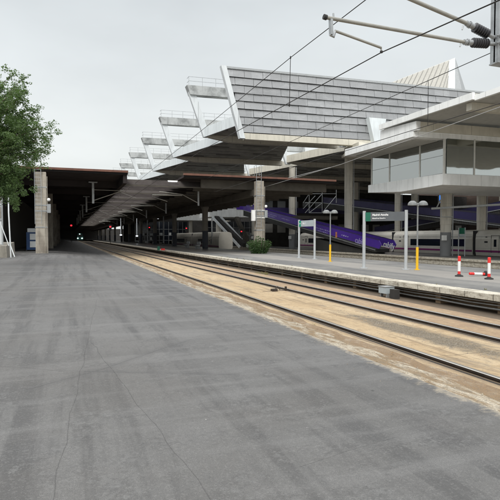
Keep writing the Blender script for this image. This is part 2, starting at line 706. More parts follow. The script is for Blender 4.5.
def screen_mat():
    n = NT('weathered_corrugated_cladding')
    s = n.n('SeparateXYZ')
    n.l(n.pos(), s.inputs[0])
    q = n.math('FRACT', n.math('DIVIDE', s.outputs[2], 0.155))
    rib = n.math('ABSOLUTE', n.math('SUBTRACT', q, 0.5))
    oi = n.n('ObjectInfo')
    pn = n.noise(1.0, 5, 0.65, n.mapped((0.5, 0.5, 1.6)))
    st = n.noise(1.0, 4, 0.65, n.mapped((2.4, 2.4, 0.35)))
    base = n.mix(n.rng(oi.outputs['Random'], 0, 1, 0, 1), (0.33, 0.34, 0.35), (0.40, 0.41, 0.42))
    col = n.mix(n.rng(pn, 0.44, 0.66, 0, 0.5, True), base, (0.50, 0.51, 0.52))
    col = n.mix(n.rng(st, 0.52, 0.72, 0, 0.4, True), col, (0.25, 0.255, 0.26))
    col = n.mix(n.rng(rib, 0.33, 0.5, 0, 0.5), col, (0.11, 0.115, 0.12))
    wn = n.n('TexWhiteNoise', noise_dimensions='2D')
    cx = n.n('CombineXYZ')
    n.l(n.math('FLOOR', n.math('DIVIDE', s.outputs[0], 2.45)), cx.inputs[0])
    n.l(n.math('FLOOR', n.math('DIVIDE', n.math('SUBTRACT', s.outputs[2], 14.95), 0.975)), cx.inputs[1])
    n.l(cx.outputs[0], wn.inputs['Vector'])
    col = n.mix(n.rng(wn.outputs['Value'], 0, 1, 0, 0.45), col, (0.24, 0.245, 0.25))
    n.color(col)
    n.rough(0.42)
    n.b.inputs['Metallic'].default_value = 0.3
    n.bump(rib, 0.5, 0.05)
    return n.m


def seam_panel_mat(name, c, sx=2.2, rough=0.5):
    n = NT(name)
    s = n.n('SeparateXYZ')
    n.l(n.pos(), s.inputs[0])
    t = n.math('ADD', s.outputs[0], n.math('MULTIPLY', s.outputs[1], 1.0))
    j = n.math('LESS_THAN', n.math('FRACT', n.math('DIVIDE', t, sx)), 0.016)
    st = n.noise(1.0, 4, 0.65, n.mapped((2, 2, 0.4)))
    col = n.mix(n.rng(st, 0.42, 0.72, 0, 0.55, True), c, tuple(x * 0.72 for x in c))
    col = n.mix(n.rng(n.noise(0.5, 4, 0.6), 0.45, 0.7, 0, 0.3), col, tuple(x * 0.7 for x in c))
    col = n.mix(n.math('MULTIPLY', j, 0.55), col, tuple(x * 0.35 for x in c))
    n.color(col)
    n.rough(rough)
    return n.m


def glass_mat():
    n = NT('reflective_glass')
    t = n.t
    t.nodes.remove(n.b)
    o = t.nodes['Material Output']
    gl = n.n('BsdfGlossy')
    gl.inputs['Roughness'].default_value = 0.03
    gl.inputs['Color'].default_value = (0.86, 0.89, 0.88, 1)
    tr = n.n('BsdfTransparent')
    tr.inputs['Color'].default_value = (0.62, 0.66, 0.65, 1)
    lw = n.n('LayerWeight')
    lw.inputs['Blend'].default_value = 0.25
    m = n.n('MixShader')
    n.l(n.rng(lw.outputs['Fresnel'], 0, 1, 0.45, 1.0), m.inputs[0])
    n.l(tr.outputs[0], m.inputs[1])
    n.l(gl.outputs[0], m.inputs[2])
    wv = n.noise(0.35, 2, 0.5)
    bp = n.n('Bump')
    bp.inputs['Strength'].default_value = 0.05
    bp.inputs['Distance'].default_value = 0.2
    n.l(wv, bp.inputs['Height'])
    n.l(bp.outputs[0], gl.inputs['Normal'])
    n.l(m.outputs[0], o.inputs['Surface'])
    return n.m


def leaf_mat(name, a, b):
    n = NT(name)
    oi = n.noise(1.3, 3, 0.6)
    n.color(n.mix(n.rng(n.math('ADD', n.math('MULTIPLY', oi, 0.6), n.math('MULTIPLY', n.noise(9, 2, 0.6), 0.5)), 0.4, 0.7), a, b))
    n.rough(0.55)
    n.b.inputs['Subsurface Weight'].default_value = 0
    # a little light passes through the leaf blades
    tl = n.n('BsdfTranslucent')
    tl.inputs['Color'].default_value = (b[0] * 1.3, b[1] * 1.5, b[2], 1)
    m = n.n('MixShader')
    m.inputs[0].default_value = 0.3
    o = n.t.nodes['Material Output']
    n.l(n.b.outputs[0], m.inputs[1])
    n.l(tl.outputs[0], m.inputs[2])
    n.l(m.outputs[0], o.inputs['Surface'])
    return n.m


def brickish(name, c):
    n = NT(name)
    b = n.n('TexBrick')
    b.inputs['Scale'].default_value = 1.0
    b.inputs['Brick Width'].default_value = 1.2
    b.inputs['Row Height'].default_value = 0.6
    b.inputs['Mortar Size'].default_value = 0.02
    b.inputs['Color1'].default_value = (*c, 1)
    b.inputs['Color2'].default_value = (*[x * 0.75 for x in c], 1)
    b.inputs['Mortar'].default_value = (*[x * 0.4 for x in c], 1)
    m = n.mapped((1, 1, 1), (R(90), 0, R(90)))
    n.l(m, b.inputs['Vector'])
    p = n.noise(0.5, 5, 0.7)
    n.color(n.mix(n.rng(p, 0.4, 0.7, 0, 0.6), b.outputs[0], tuple(x * 0.4 for x in c)))
    n.rough(0.9)
    return n.m


M = dict(
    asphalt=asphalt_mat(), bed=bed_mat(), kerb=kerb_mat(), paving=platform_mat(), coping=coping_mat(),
    column=column_mat(), darkcol=two_tone('canopy_column_paint', 2.6, (0.17, 0.155, 0.13), (0.03, 0.034, 0.045)),
    roundcol=two_tone('round_column_concrete', 2.35, (0.60, 0.57, 0.50), (0.20, 0.205, 0.21)),
    rail=worn('rail_side_rust', (0.06, 0.045, 0.035), (0.02, 0.018, 0.016), 0.7, 4, 0.8, 0.3),
    railtop=plain('polished_rail_head', (0.62, 0.60, 0.56), 0.28, 0.9),
    groove=plain('dark_flangeway', (0.03, 0.026, 0.022), 0.7),
    sleeper=worn('tarred_sleeper', (0.10, 0.085, 0.07), (0.04, 0.035, 0.03), 0.9, 5),
    pit=worn('pit_ballast', (0.27, 0.24, 0.20), (0.16, 0.14, 0.12), 0.95, 3, 0.9, 0, False, 0.6),
    ground=worn('dusty_ground', (0.20, 0.18, 0.15), (0.12, 0.11, 0.09), 0.95, 0.3),
    dark=worn('sooty_concrete', (0.035, 0.033, 0.031), (0.02, 0.019, 0.018), 0.9, 1),
    undermetal=worn('dark_roof_underside', (0.05, 0.043, 0.042), (0.028, 0.025, 0.026), 0.9, 0.7, 0.6, 0, False, 0.1, 0.05),
    slat=worn('brown_louvre_slat', (0.050, 0.043, 0.041), (0.026, 0.022, 0.022), 0.9, 1.3, 0.6, 0, False, 0.05, 0.05),
    slatpale=worn('dusty_louvre_slat', (0.075, 0.066, 0.062), (0.035, 0.03, 0.029), 0.9, 0.5, 0.8, 0, False, 0.05, 0.05),
    beam=worn('grey_canopy_beam', (0.105, 0.096, 0.082), (0.06, 0.054, 0.048), 0.9, 1, 0.6, 0, False, 0.1, 0.1),
    rust=worn('oxide_red_fascia', (0.17, 0.075, 0.05), (0.085, 0.045, 0.035), 0.7, 1.2, 0.7, 0, True),
    edgeblack=plain('black_fascia_trim', (0.012, 0.011, 0.011), 0.95),
    whitemetal=seam_panel_mat('pale_blue_white_cladding', (0.72, 0.77, 0.79), 3.0),
    cream=seam_panel_mat('cream_painted_steel', (0.66, 0.63, 0.54), 4.3, 0.7),
    strut=seam_panel_mat('pale_grey_strut_paint', (0.74, 0.78, 0.80), 5.0),
    soffit=deck_mat('dark_ribbed_soffit', (0.42, 0.425, 0.40), 1.5),
    gutter=worn('stained_gutter_concrete', (0.50, 0.52, 0.52), (0.17, 0.18, 0.18), 0.8, 0.5, 0.9, 0, True),
    screen=screen_mat(), seam=plain('screen_seam', (0.09, 0.095, 0.10), 0.8),
    shadowgap=plain('dark_gap_backing', (0.17, 0.172, 0.175), 0.9),
    galv=worn('galvanised_steel', (0.44, 0.46, 0.47), (0.27, 0.28, 0.29), 0.45, 3, 0.7, 0.6, False, 0.05),
    greypaint=worn('light_grey_post_paint', (0.46, 0.48, 0.49), (0.34, 0.36, 0.37), 0.45, 3, 0.5, 0, False, 0.03),
    whitebuild=seam_panel_mat('white_panel_cladding', (0.88, 0.895, 0.885), 2.4),
    whitesoffit=seam_panel_mat('grey_canopy_soffit', (0.50, 0.50, 0.47), 1.3, 0.7),
    glass=glass_mat(), frame=plain('pale_window_frame', (0.66, 0.66, 0.62), 0.5),
    blind=plain('pale_interior_blind', (0.5, 0.52, 0.50), 0.8),
    interior=plain('dim_interior_wall', (0.30, 0.30, 0.285), 0.9),
    trainwhite=worn('train_cream_white_paint', (0.60, 0.58, 0.52), (0.48, 0.46, 0.41), 0.35, 0.6, 0.6, 0, False, 0),
    trainglass=plain('train_window_glass', (0.012, 0.016, 0.024), 0.12),
    trainstripe=plain('train_purple_stripe', (0.19, 0.025, 0.13), 0.4),
    traindark=plain('train_gangway_rubber', (0.02, 0.02, 0.022), 0.8),
    purple=worn('purple_advert_film', (0.085, 0.032, 0.36), (0.06, 0.024, 0.25), 0.4, 0.6, 0.5, 0, False, 0),
    purpledark=worn('dark_blue_purple_film', (0.022, 0.017, 0.08), (0.016, 0.014, 0.055), 0.5, 0.6, 0.5, 0, False, 0),
    lilac=plain('faded_lilac_print', (0.40, 0.36, 0.66), 0.6),
    whiteprint=plain('white_print', (0.85, 0.85, 0.85), 0.5),
    orange=plain('orange_print', (0.55, 0.22, 0.10), 0.6),
    skirt=deck_mat('dark_ribbed_skirt', (0.045, 0.045, 0.043), 0.45),
    yellow=plain('yellow_safety_paint', (0.85, 0.50, 0.015), 0.5),
    red=plain('red_reflective_plastic', (0.78, 0.035, 0.03), 0.4),
    white=plain('white_reflective_plastic', (0.86, 0.86, 0.84), 0.45),
    rubber=plain('black_rubber', (0.03, 0.03, 0.03), 0.8),
    signgrey=plain('slate_grey_sign', (0.115, 0.125, 0.135), 0.5),
    signpale=plain('pale_grey_sign', (0.42, 0.47, 0.49), 0.5),
    green=plain('station_green_enamel', (0.02, 0.30, 0.18), 0.4),
    darkgreen=plain('dark_green_enamel', (0.01, 0.14, 0.085), 0.4),
    lampglass=plain('grey_lamp_bowl', (0.20, 0.21, 0.21), 0.3),
    lamppost=worn('grey_lamp_post_paint', (0.24, 0.25, 0.25), (0.16, 0.16, 0.16), 0.5, 3),
    insul=plain('brown_glazed_insulator', (0.045, 0.045, 0.05), 0.25),
    tube=worn('cream_cantilever_tube', (0.34, 0.335, 0.305), (0.19, 0.185, 0.165), 0.5, 2.0, 0.5, 0.1, False, 0),
    wire=plain('dark_overhead_wire', (0.03, 0.028, 0.027), 0.6, 0.3),
    wirepale=plain('bright_overhead_wire', (0.36, 0.36, 0.35), 0.45, 0.3),
    bark=worn('tree_bark', (0.14, 0.11, 0.08), (0.07, 0.055, 0.04), 0.9, 6),
    leaf=leaf_mat('elm_leaves', (0.046, 0.088, 0.030), (0.125, 0.190, 0.066)),
    bushleaf=leaf_mat('bush_leaves', (0.025, 0.062, 0.018), (0.065, 0.125, 0.035)),
    wallgrey=brickish('grey_block_wall', (0.15, 0.145, 0.13)),
    brick=brickish('brown_brick_wall', (0.12, 0.085, 0.07)),
    plinth=worn('mossy_plinth_concrete', (0.30, 0.28, 0.24), (0.15, 0.14, 0.12), 0.9, 1.5, 0.8, 0, True),
    hoard=worn('white_hoarding_board', (0.62, 0.65, 0.66), (0.44, 0.46, 0.46), 0.6, 1.5),
    blue=plain('blue_machine_paint', (0.012, 0.05, 0.15), 0.45),
    redlamp=emit('red_signal_lamp', (1.0, 0.03, 0.05), 1.6),
    whitelamp=emit('train_headlamp', (0.9, 1.0, 0.95), 5),
    tubelamp=emit('fluorescent_tube', (0.9, 0.95, 1.0), 1.6),
    screenblue=emit('blue_display_glow', (0.03, 0.16, 0.6), 1.0),
    membrane=worn('pale_roof_membrane', (0.35, 0.36, 0.36), (0.22, 0.22, 0.22), 0.8, 0.5),
    ribroof=plain('cream_standing_seam_roof', (0.44, 0.43, 0.39), 0.5),
    ribgap=plain('standing_seam_shade', (0.28, 0.275, 0.26), 0.6),
    pyrgrey=plain('grey_flashing', (0.40, 0.42, 0.43), 0.5),
)

# ------------------------------------------------------------------ ground, apron, track bed, platforms
def smooth(t):
    t = max(0.0, min(1.0, t))
    return t * t * (3 - 2 * t)

def asph_z(x, y):
    return 0.1 + 0.4 * smooth((3.4 - x) / 5.0) * smooth((y - 22) / 18.0)

g = MB()
g.box(-2500, 2500, -2500, 2500, -1.9, -1.6)
struct(g.build('ground', M['ground']))

g = MB()
ys = [-14, -6, 0, 6, 12, 18, 21, 24, 27, 30, 33, 36, 39, 42, 46, 60, 120, 420]
xs = [-60, -30, -12, -6, -4, -3, -2, -1, 0, 1, 2, 3, 3.5, 3.92]
for yi in range(len(ys) - 1):
    for xi in range(len(xs) - 1):
        x0, x1, y0, y1 = xs[xi], xs[xi + 1], ys[yi], ys[yi + 1]
        g.face([(x0, y0, asph_z(x0, y0)), (x1, y0, asph_z(x1, y0)), (x1, y1, asph_z(x1, y1)), (x0, y1, asph_z(x0, y1))])
g.face([(3.92, -14, -0.4), (3.92, 420, -0.4), (3.92, 420, 0.1), (3.92, -14, 0.1)])
struct(g.build('asphalt_apron', M['asphalt']))

# broken concrete strip between apron and track, with a ragged top edge
g = MB()
random.seed(3)
y = -14.0
px = None
while y < 420:
    st = 0.35 if y < 30 else (1.5 if y < 60 else 20)
    y2 = min(y + st, 420)
    e = 4.60 + random.uniform(-0.05, 0.05) if y < 60 else 4.6
    if px is None:
        px = e
    z0 = 0.086
    zz = 0.055
    g.face([(3.90, y, z0 + 0.004), (px - 0.3, y, z0 - 0.015), (e - 0.3, y2, z0 - 0.015), (3.90, y2, z0 + 0.004)])
    g.face([(px - 0.3, y, z0 - 0.015), (px, y, zz), (e, y2, zz), (e - 0.3, y2, z0 - 0.015)])
    g.face([(px, y, zz), (px + 0.03, y, -0.14), (e + 0.03, y2, -0.14), (e, y2, zz)])
    px = e
    y = y2
struct(g.build('concrete_edge_strip', M['kerb']))

g = MB()
g.prism([(4.5, -14, -0.6), (4.5, -14, -0.06), (9.1, -14, -0.06), (9.6, -14, -0.22), (11.6, -14, -0.26), (11.6, -14, -0.6)], (0, 434, 0))
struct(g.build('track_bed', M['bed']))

g = MB()
g.box(11.3, 18.8, -14, 420, -1.7, 0.15)
g.box(10.45, 18.8, -14, 420, 0.15, 0.296)
g.face([(10.4, -14, 0.298), (18.8, -14, 0.298), (18.8, 420, 0.298), (10.4, 420, 0.298)])
struct(g.build('platform', M['paving']))
g = MB()
g.box(10.38, 10.93, -14, 420, 0.14, 0.302)
struct(g.build('platform_coping', M['coping']))
g = MB()
g.box(11.18, 11.29, -14, 300, -0.5, 0.148)
k = -14
while k < 60:
    g.box(10.75, 11.18, k, k + 0.22, -0.3, 0.147)
    k += 2.4
struct(g.build('platform_side_wall', worn('brown_stained_brick', (0.30, 0.21, 0.13), (0.14, 0.10, 0.07), 0.9, 2.5, 0.8)))
g = MB()
for (z, x, r) in ((-0.12, 10.7, 0.03), (-0.02, 10.72, 0.022), (0.06, 10.7, 0.018)):
    g.tube([(x, -14 + q_ * 1.2, z - (0.02 if q_ % 2 else 0)) for q_ in range(170)], r, 6)
tag(g.build('trackside_cable', M['galv'], None, (10.8, -14, 0)), 'grey cables running along the wall under the near platform edge', 'cable')

g = MB()
g.box(18.8, 37.8, -14, 420, -1.5, -1.2)
struct(g.build('track_pit', M['pit']))
g = MB()
g.box(38.0, 46.2, -14, 240, -1.5, -0.455)
struct(g.build('far_platform', M['paving']))
g = MB()
g.box(37.8, 38.6, -14, 240, -0.65, -0.45)
g.box(37.95, 38.2, -14, 240, -1.2, -0.65)
struct(g.build('far_platform_coping', M['coping']))
g = MB()
g.box(46.2, 120, -14, 240, -1.5, -1.25)
struct(g.build('far_track_pit', M['pit']))

# ------------------------------------------------------------------ rails
def rail(parent, x, y0=-14, y1=400, gauge_grooves=True, z=0.0):
    b = MB()
    b.box(x - 0.015, x + 0.015, y0, y1, z - 0.10, z - 0.03)
    b.box(x - 0.065, x + 0.065, y0, y1, z - 0.12, z - 0.085)
    b.hexa([(x - 0.032, y0, z - 0.035), (x + 0.032, y0, z - 0.035), (x + 0.032, y1, z - 0.035), (x - 0.032, y1, z - 0.035),
            (x - 0.036, y0, z - 0.006), (x + 0.036, y0, z - 0.006), (x + 0.036, y1, z - 0.006), (x - 0.036, y1, z - 0.006)])
    r = b.build('rail', M['rail'], parent)
    t = MB()
    t.hexa([(x - 0.034, y0, z - 0.006), (x + 0.034, y0, z - 0.006), (x + 0.034, y1, z - 0.006), (x - 0.034, y1, z - 0.006),
            (x - 0.024, y0, z), (x + 0.024, y0, z), (x + 0.024, y1, z), (x - 0.024, y1, z)])
    t.build('rail_head', M['railtop'], r)
    if gauge_grooves:
        q = MB()
        for s in (-1, 1):
            q.box(x + s * 0.085 - 0.02, x + s * 0.085 + 0.02, y0, y1, z - 0.12, z - 0.0565)
        q.build('flangeway', M['groove'], r)  # flangeways drawn as thin dark strips lying on the bed
    return r

tr = thing('railway_track', (6.5, 0, -0.1), 'dark rails with shiny heads set in sandy concrete beside the asphalt', 'railway track')
for x in (5.17, 7.2, 8.28):
    rail(tr, x)
for i in range(90):
    b = MB()
    yy = 62 + i * 1.5
    b.box(4.75, 9.0, yy, yy + 0.3, -0.065, -0.045)
    b.build('sleeper', M['sleeper'], tr)

tr2 = thing('railway_track', (42, 0, -1.2), 'high speed track under the white train at the right', 'railway track')
for x in (47.8, 49.2):
    rail(tr2, x, -14, 200, False, -1.1)

# debris on the slab and stones in the gravel spill
b = MB()
random.seed(11)
for i in range(900):
    if i < 760:
        a, rr = random.uniform(0, 6.28), math.sqrt(random.random())
        rr *= random.uniform(.4, 1); x, y = 6.35 + 0.5 * rr * math.cos(a), 7.9 + 3.6 * rr * math.sin(a)
    else:
        x, y = random.uniform(4.7, 9.8), random.uniform(7, 34)
    s = random.uniform(0.004, 0.015)
    pts = [Vector((random.uniform(-1, 1), random.uniform(-1, 1), random.uniform(-0.2, 0.8))) * s for _ in range(4)]
    c = Vector((x, y, -0.06))
    top = c + Vector((0, 0, s))
    q = [c + Vector((s, 0, 0)), c + Vector((0, s * random.uniform(.7, 1.3), 0)), c + Vector((-s, 0, 0)), c + Vector((0, -s, 0))]
    for k in range(4):
        b.face([q[k], q[(k + 1) % 4], top])
stuff(b.build('gravel', M['pit']), 'loose gravel and small stones scattered between the rails', 'gravel')

b = MB()
random.seed(21)
for i in range(260):
    x, y = random.uniform(3.2, 4.5), random.uniform(4, 30)
    s = random.uniform(0.006, 0.022)
    c = Vector((x, y, 0.085))
    top = c + Vector((0, 0, s * 1.2))
    q = [c + Vector((s, 0, 0)), c + Vector((0, s, 0)), c + Vector((-s, 0, 0)), c + Vector((0, -s, 0))]
    for k in range(4):
        b.face([q[k], q[(k + 1) % 4], top])
stuff(b.build('crumbled_concrete', M['kerb']), 'crumbs of broken concrete along the apron edge', 'rubble')

# ------------------------------------------------------------------ train shed: roof, fascia, slats, beams
Y0 = 44.5
shed = thing('train_shed_roof', (5, Y0, 0), 'low dark train shed roof with rust red front edge over the tracks', 'roof')
YF = 400
b = MB(); b.box(-16, 4.9, Y0 + 0.02, YF, 7.16, 7.33); b.build('roof_slab', M['undermetal'], shed)
b = MB(); b.box(-16, 4.95, Y0 - 0.25, Y0, 7.34, 7.52); b.build('fascia', M['rust'], shed)
b = MB(); b.box(-16, 4.93, Y0 - 0.12, Y0 + 0.02, 7.2, 7.338); b.build('fascia_trim', M['edgeblack'], shed)
b = MB(); b.box(9.85, 25.3, Y0 + 0.02, 225, 7.16, 7.33); b.build('roof_slab', M['undermetal'], shed)
b = MB(); b.box(9.8, 25.3, Y0 - 0.25, Y0, 7.34, 7.52); b.build('fascia', M['rust'], shed)
b = MB(); b.box(9.85, 25.3, Y0 - 0.12, Y0 + 0.02, 7.2, 7.338); b.build('fascia_trim', M['edgeblack'], shed)
b = MB(); b.box(9.85, 24, 225, YF, 7.05, 7.35); b.build('roof_slab', M['undermetal'], shed)
# smoke slot slats over the track
rnd = random.Random(12)
for i in range(66):
    yy = Y0 + 1.4 + i * 2.7
    zb_ = 6.5 + rnd.uniform(-0.04, 0.04)
    b = MB()
    b.hexa([(4.9, yy, zb_), (12.6, yy, zb_), (12.6, yy + 0.12, zb_), (4.9, yy + 0.12, zb_),
            (4.9, yy + 0.5, zb_ + 0.52), (12.6, yy + 0.5, zb_ + 0.52), (12.6, yy + 0.62, zb_ + 0.52), (4.9, yy + 0.62, zb_ + 0.52)])
    b.build('slat', M['slat'] if i % 3 else M['slatpale'], shed)
    if i % 3 == 0:
        b = MB(); b.box(4.9, 12.6, yy - 0.12, yy - 0.03, 6.36, 6.47)
        b.build('cable_tray', M['beam'], shed)
b = MB(); b.box(4.55, 4.88, Y0 + 0.05, YF, 6.45, 7.158); b.build('long_beam', M['undermetal'], shed)  # dark edge beam added to block bright sky at the slat ends
b = MB(); b.box(4.9, 9.85, Y0 + 1.4 + 66 * 2.7, YF, 7.1, 7.3); b.build('roof_slab', M['undermetal'], shed)
# transverse beams under the platform canopy
for i in range(50):
    yy = Y0 + 0.9 + i * 3.05
    b = MB()
    b.box(11.7, 24.8, yy, yy + 0.35, 6.35, 7.155)
    b.build('cross_beam', M['beam'], shed)
# transverse beams on the left
for i in range(20):
    yy = Y0 + 6 + i * 9
    b = MB(); b.box(-15, 4.6, yy, yy + 0.4, 6.6, 7.155); b.build('cross_beam', M['undermetal'], shed)
b = MB(); b.box(16.7, 17.3, Y0 - 0.8, 395, 5.75, 6.349); b.build('long_beam', M['beam'], shed)

# left shed wall and end wall
b = MB(); b.box(-5.9, -5.4, Y0 + 3, YF, 0.3, 6.4)
tag(b.build('shed_side_wall', M['wallgrey'], None, (-5.6, Y0, 0)), 'dark grey block wall inside the shed behind the ladder column', 'wall')
b = MB(); b.box(-20, 60, YF, YF + 1, -1.5, 8)
tag(b.build('shed_end_wall', M['dark'], None, (5, YF, 0)), 'black end wall closing the far end of the train shed', 'wall')
b = MB(); b.box(-16.5, -16, Y0 + 1, YF, 0.0, 7.05)
tag(b.build('shed_outer_wall', M['dark'], None, (-16, Y0, 0)), 'outermost black wall of the shed, hidden behind the tree', 'wall')

# platform canopy columns
def canopy_column(y):
    t = thing('canopy_column', (17.0, y, 0.3), '', 'column', 'columns under the platform canopy')
    b = MB()
    b.lathe((17.0, y, 0.3), [(0.38, 0), (0.38, 5.0), (0.5, 5.3), (0.5, 5.45), (0, 5.45)], 20)
    b.build('shaft', M['darkcol'], t)
    return t
proto = canopy_column(64)
proto['label'] = 'dark round column under canopy, first one behind the concrete column with the bush'
ords = ['second', 'third', 'fourth', 'fifth', 'sixth', 'seventh', 'eighth', 'ninth', 'tenth', 'eleventh']
for i, cy_ in enumerate((84.1, 104.4, 125.6, 150, 173, 198, 223, 250, 280, 312)):
    copy_tree(proto, (17.0, cy_, 0.3), 'dark round canopy column, %s behind the bush column towards the tunnel' % ords[i])

# end columns with ladders and straps
def ladder_column(x, y, z0, w_, label, hoop, h=7.0):
    t = thing('concrete_column', (x, y, z0), label, 'column')
    b = MB()
    hw = w_ / 2
    b.hexa([(x - hw, y - hw, z0), (x + hw, y - hw, z0), (x + hw, y + hw, z0), (x - hw, y + hw, z0),
            (x - hw * 0.93, y - hw, h), (x + hw * 0.93, y - hw, h), (x + hw * 0.93, y + hw, h), (x - hw * 0.93, y + hw, h)])
    b.build('shaft', M['column'], t)
    for z in (z0 + 2.1, z0 + 3.4, z0 + 3.85, z0 + 5.3):
        b = MB()
        b.box(x - hw - 0.02, x + hw + 0.02, y - hw - 0.02, y + hw + 0.02, z, z + 0.09)
        b.build('strap', M['galv'], t)
    yl = y - hw - 0.14
    b = MB()
    lx = x - 0.2
    for s in (-0.24, 0.24):
        b.tube([(lx + s, yl, z0 + 2.4), (lx + s, yl, hoop)], 0.022, 6)
    k = z0 + 2.5
    while k < hoop - 0.1:
        b.tube([(lx - 0.24, yl, k), (lx + 0.24, yl, k)], 0.013, 5)
        k += 0.3
    for s in (-0.24, 0.24):
        b.tube([(lx + s, yl, hoop), (lx + s, yl + 0.6, hoop), (lx + s, yl + 0.5, 7.5)], 0.02, 6)
    b.build('ladder', M['galv'], t)
    b = MB()
    b.box(x + hw + 0.02, x + hw + 0.3, y - 0.5, y - 0.15, z0 + 3.3, z0 + 4.0)
    b.build('junction_box', M['galv'], t)
    b = MB()
    b.tube([(x + hw + 0.05, y - hw - 0.04, z0), (x + hw + 0.05, y - hw - 0.04, z0 + 6.2)], 0.025, 6)
    b.tube([(x + hw - 0.12, y - hw - 0.04, z0), (x + hw - 0.12, y - hw - 0.04, z0 + 3.3)], 0.03, 6)
    b.build('conduit', M['column'], t)
    b = MB()
    b.lathe((x + hw + 0.16, y - 0.45, z0 + 4.35), [(0, -0.14), (0.1, -0.1), (0.14, 0), (0.1, 0.1), (0, 0.14)], 12)
    b.build('floodlight', M['white'], t)
    return t
ladder_column(-2.0, Y0 - 0.7, 0.44, 0.86, 'square stained concrete column with roof ladder at the left shed mouth', 8.7)
cc = ladder_column(16.85, 43.85, 0.3, 0.74, 'square concrete column with steel straps rising behind the green bush', 8.4)
b = MB()
b.box(16.42, 17.28, 43.4, 44.3, 3.55, 3.62); b.box(16.42, 17.28, 43.4, 44.3, 4.25, 4.32)
b.build('white_band', M['white'], cc)
b = MB(); b.box(16.05, 16.38, 43.5, 43.8, 3.3, 4.3); b.build('meter_box', M['white'], cc)
tmpc = thing('concrete_column', (-2.0, 62, 0.4), 'second square column inside the left shed, behind the ladder column', 'column', 'inner columns of the left shed')
b = MB(); b.box(-2.4, -1.6, 61.6, 62.4, 0.3, 7.04); b.build('shaft', M['column'], tmpc)
for i, nm in enumerate(('third', 'fourth', 'fifth')):
    copy_tree(tmpc, (-2.0, 80 + 18 * i, 0.4), '%s square column inside the left shed, deep in the dark' % nm)

# hanging catenary frames below the shed roof
def drop_frame(y):
    t = thing('catenary_bracket', (2.3, y, 7), '', 'catenary bracket', 'catenary brackets hanging under the shed roof')
    b = MB(); b.box(2.2, 2.4, y - 0.06, y + 0.06, 5.0, 7.05); b.box(1.9, 2.7, y - 0.08, y + 0.08, 6.95, 7.05)
    b.build('drop_post', M['galv'], t)
    b = MB()
    b.tube([(2.4, y, 5.3), (5.2, y, 6.35)], 0.045, 8)
    b.build('bracket_tube', M['tube'], t)
    b = MB(); b.tube([(2.4, y, 6.3), (4.9, y, 6.28)], 0.035, 8)
    b.build('bracket_tube', M['tube'], t)
    b = MB(); b.box(12.5, 12.66, y - 0.06, y + 0.06, 5.0, 7.05); b.box(12.1, 13.1, y - 0.08, y + 0.08, 6.94, 7.05)
    b.build('drop_post', M['galv'], t)
    b = MB()
    b.tube([(12.5, y, 5.3), (10.9, y, 6.1), (8.6, y, 6.3)], 0.045, 8)
    b.build('bracket_tube', M['tube'], t)
    b = MB(); b.tube([(10.9, y, 6.0), (7.9, y, 5.95)], 0.06, 8)
    b.build('bracket_tube', M['tube'], t)
    b = MB(); b.tube([(7.9, y, 5.95), (7.9, y, 5.8), (9.4, y, 5.35)], 0.028, 8)
    b.build('steady_arm', M['tube'], t)
    b = MB(); b.tube([(4.9, y, 6.1), (6.3, y, 5.6)], 0.028, 8)
    b.build('bracket_tube', M['tube'], t)
    b = MB()
    for k in range(5):
        b.lathe((11.5 + k * 0.14, y, 6.12), [(0.03, -0.04), (0.1, 0), (0.03, 0.04)], 10, (1, 0, 0))
    b.build('insulator', M['insul'], t)
    return t
fr = drop_frame(50)
fr['label'] = 'hanging catenary bracket nearest the mouth of the shed'
for i in range(5):
    copy_tree(fr, (2.3, 50 + 18 * (i + 1), 7), 'hanging catenary bracket inside the shed, %s from its mouth' % ords[i])

# under-canopy luminaires
for i, (u, v) in enumerate(((221, 183), (173, 181.5))):
    p = atY(u, v, 46.3 if i == 0 else 45.9)
    t = thing('strip_light', p, ('strip light under the platform canopy edge', 'strip light over the slot beside the canopy corner')[i], 'light', 'strip lights at the canopy edge')
    b = MB(); b.box(p.x - 0.45, p.x + 0.45, p.y - 0.1, p.y + 0.1, p.z, p.z + 0.06); b.build('housing', M['white'], t)
    b = MB(); b.box(p.x - 0.42, p.x + 0.42, p.y - 0.05, p.y + 0.05, p.z - 0.05, p.z - 0.002); b.build('tube', M['tubelamp'], t)

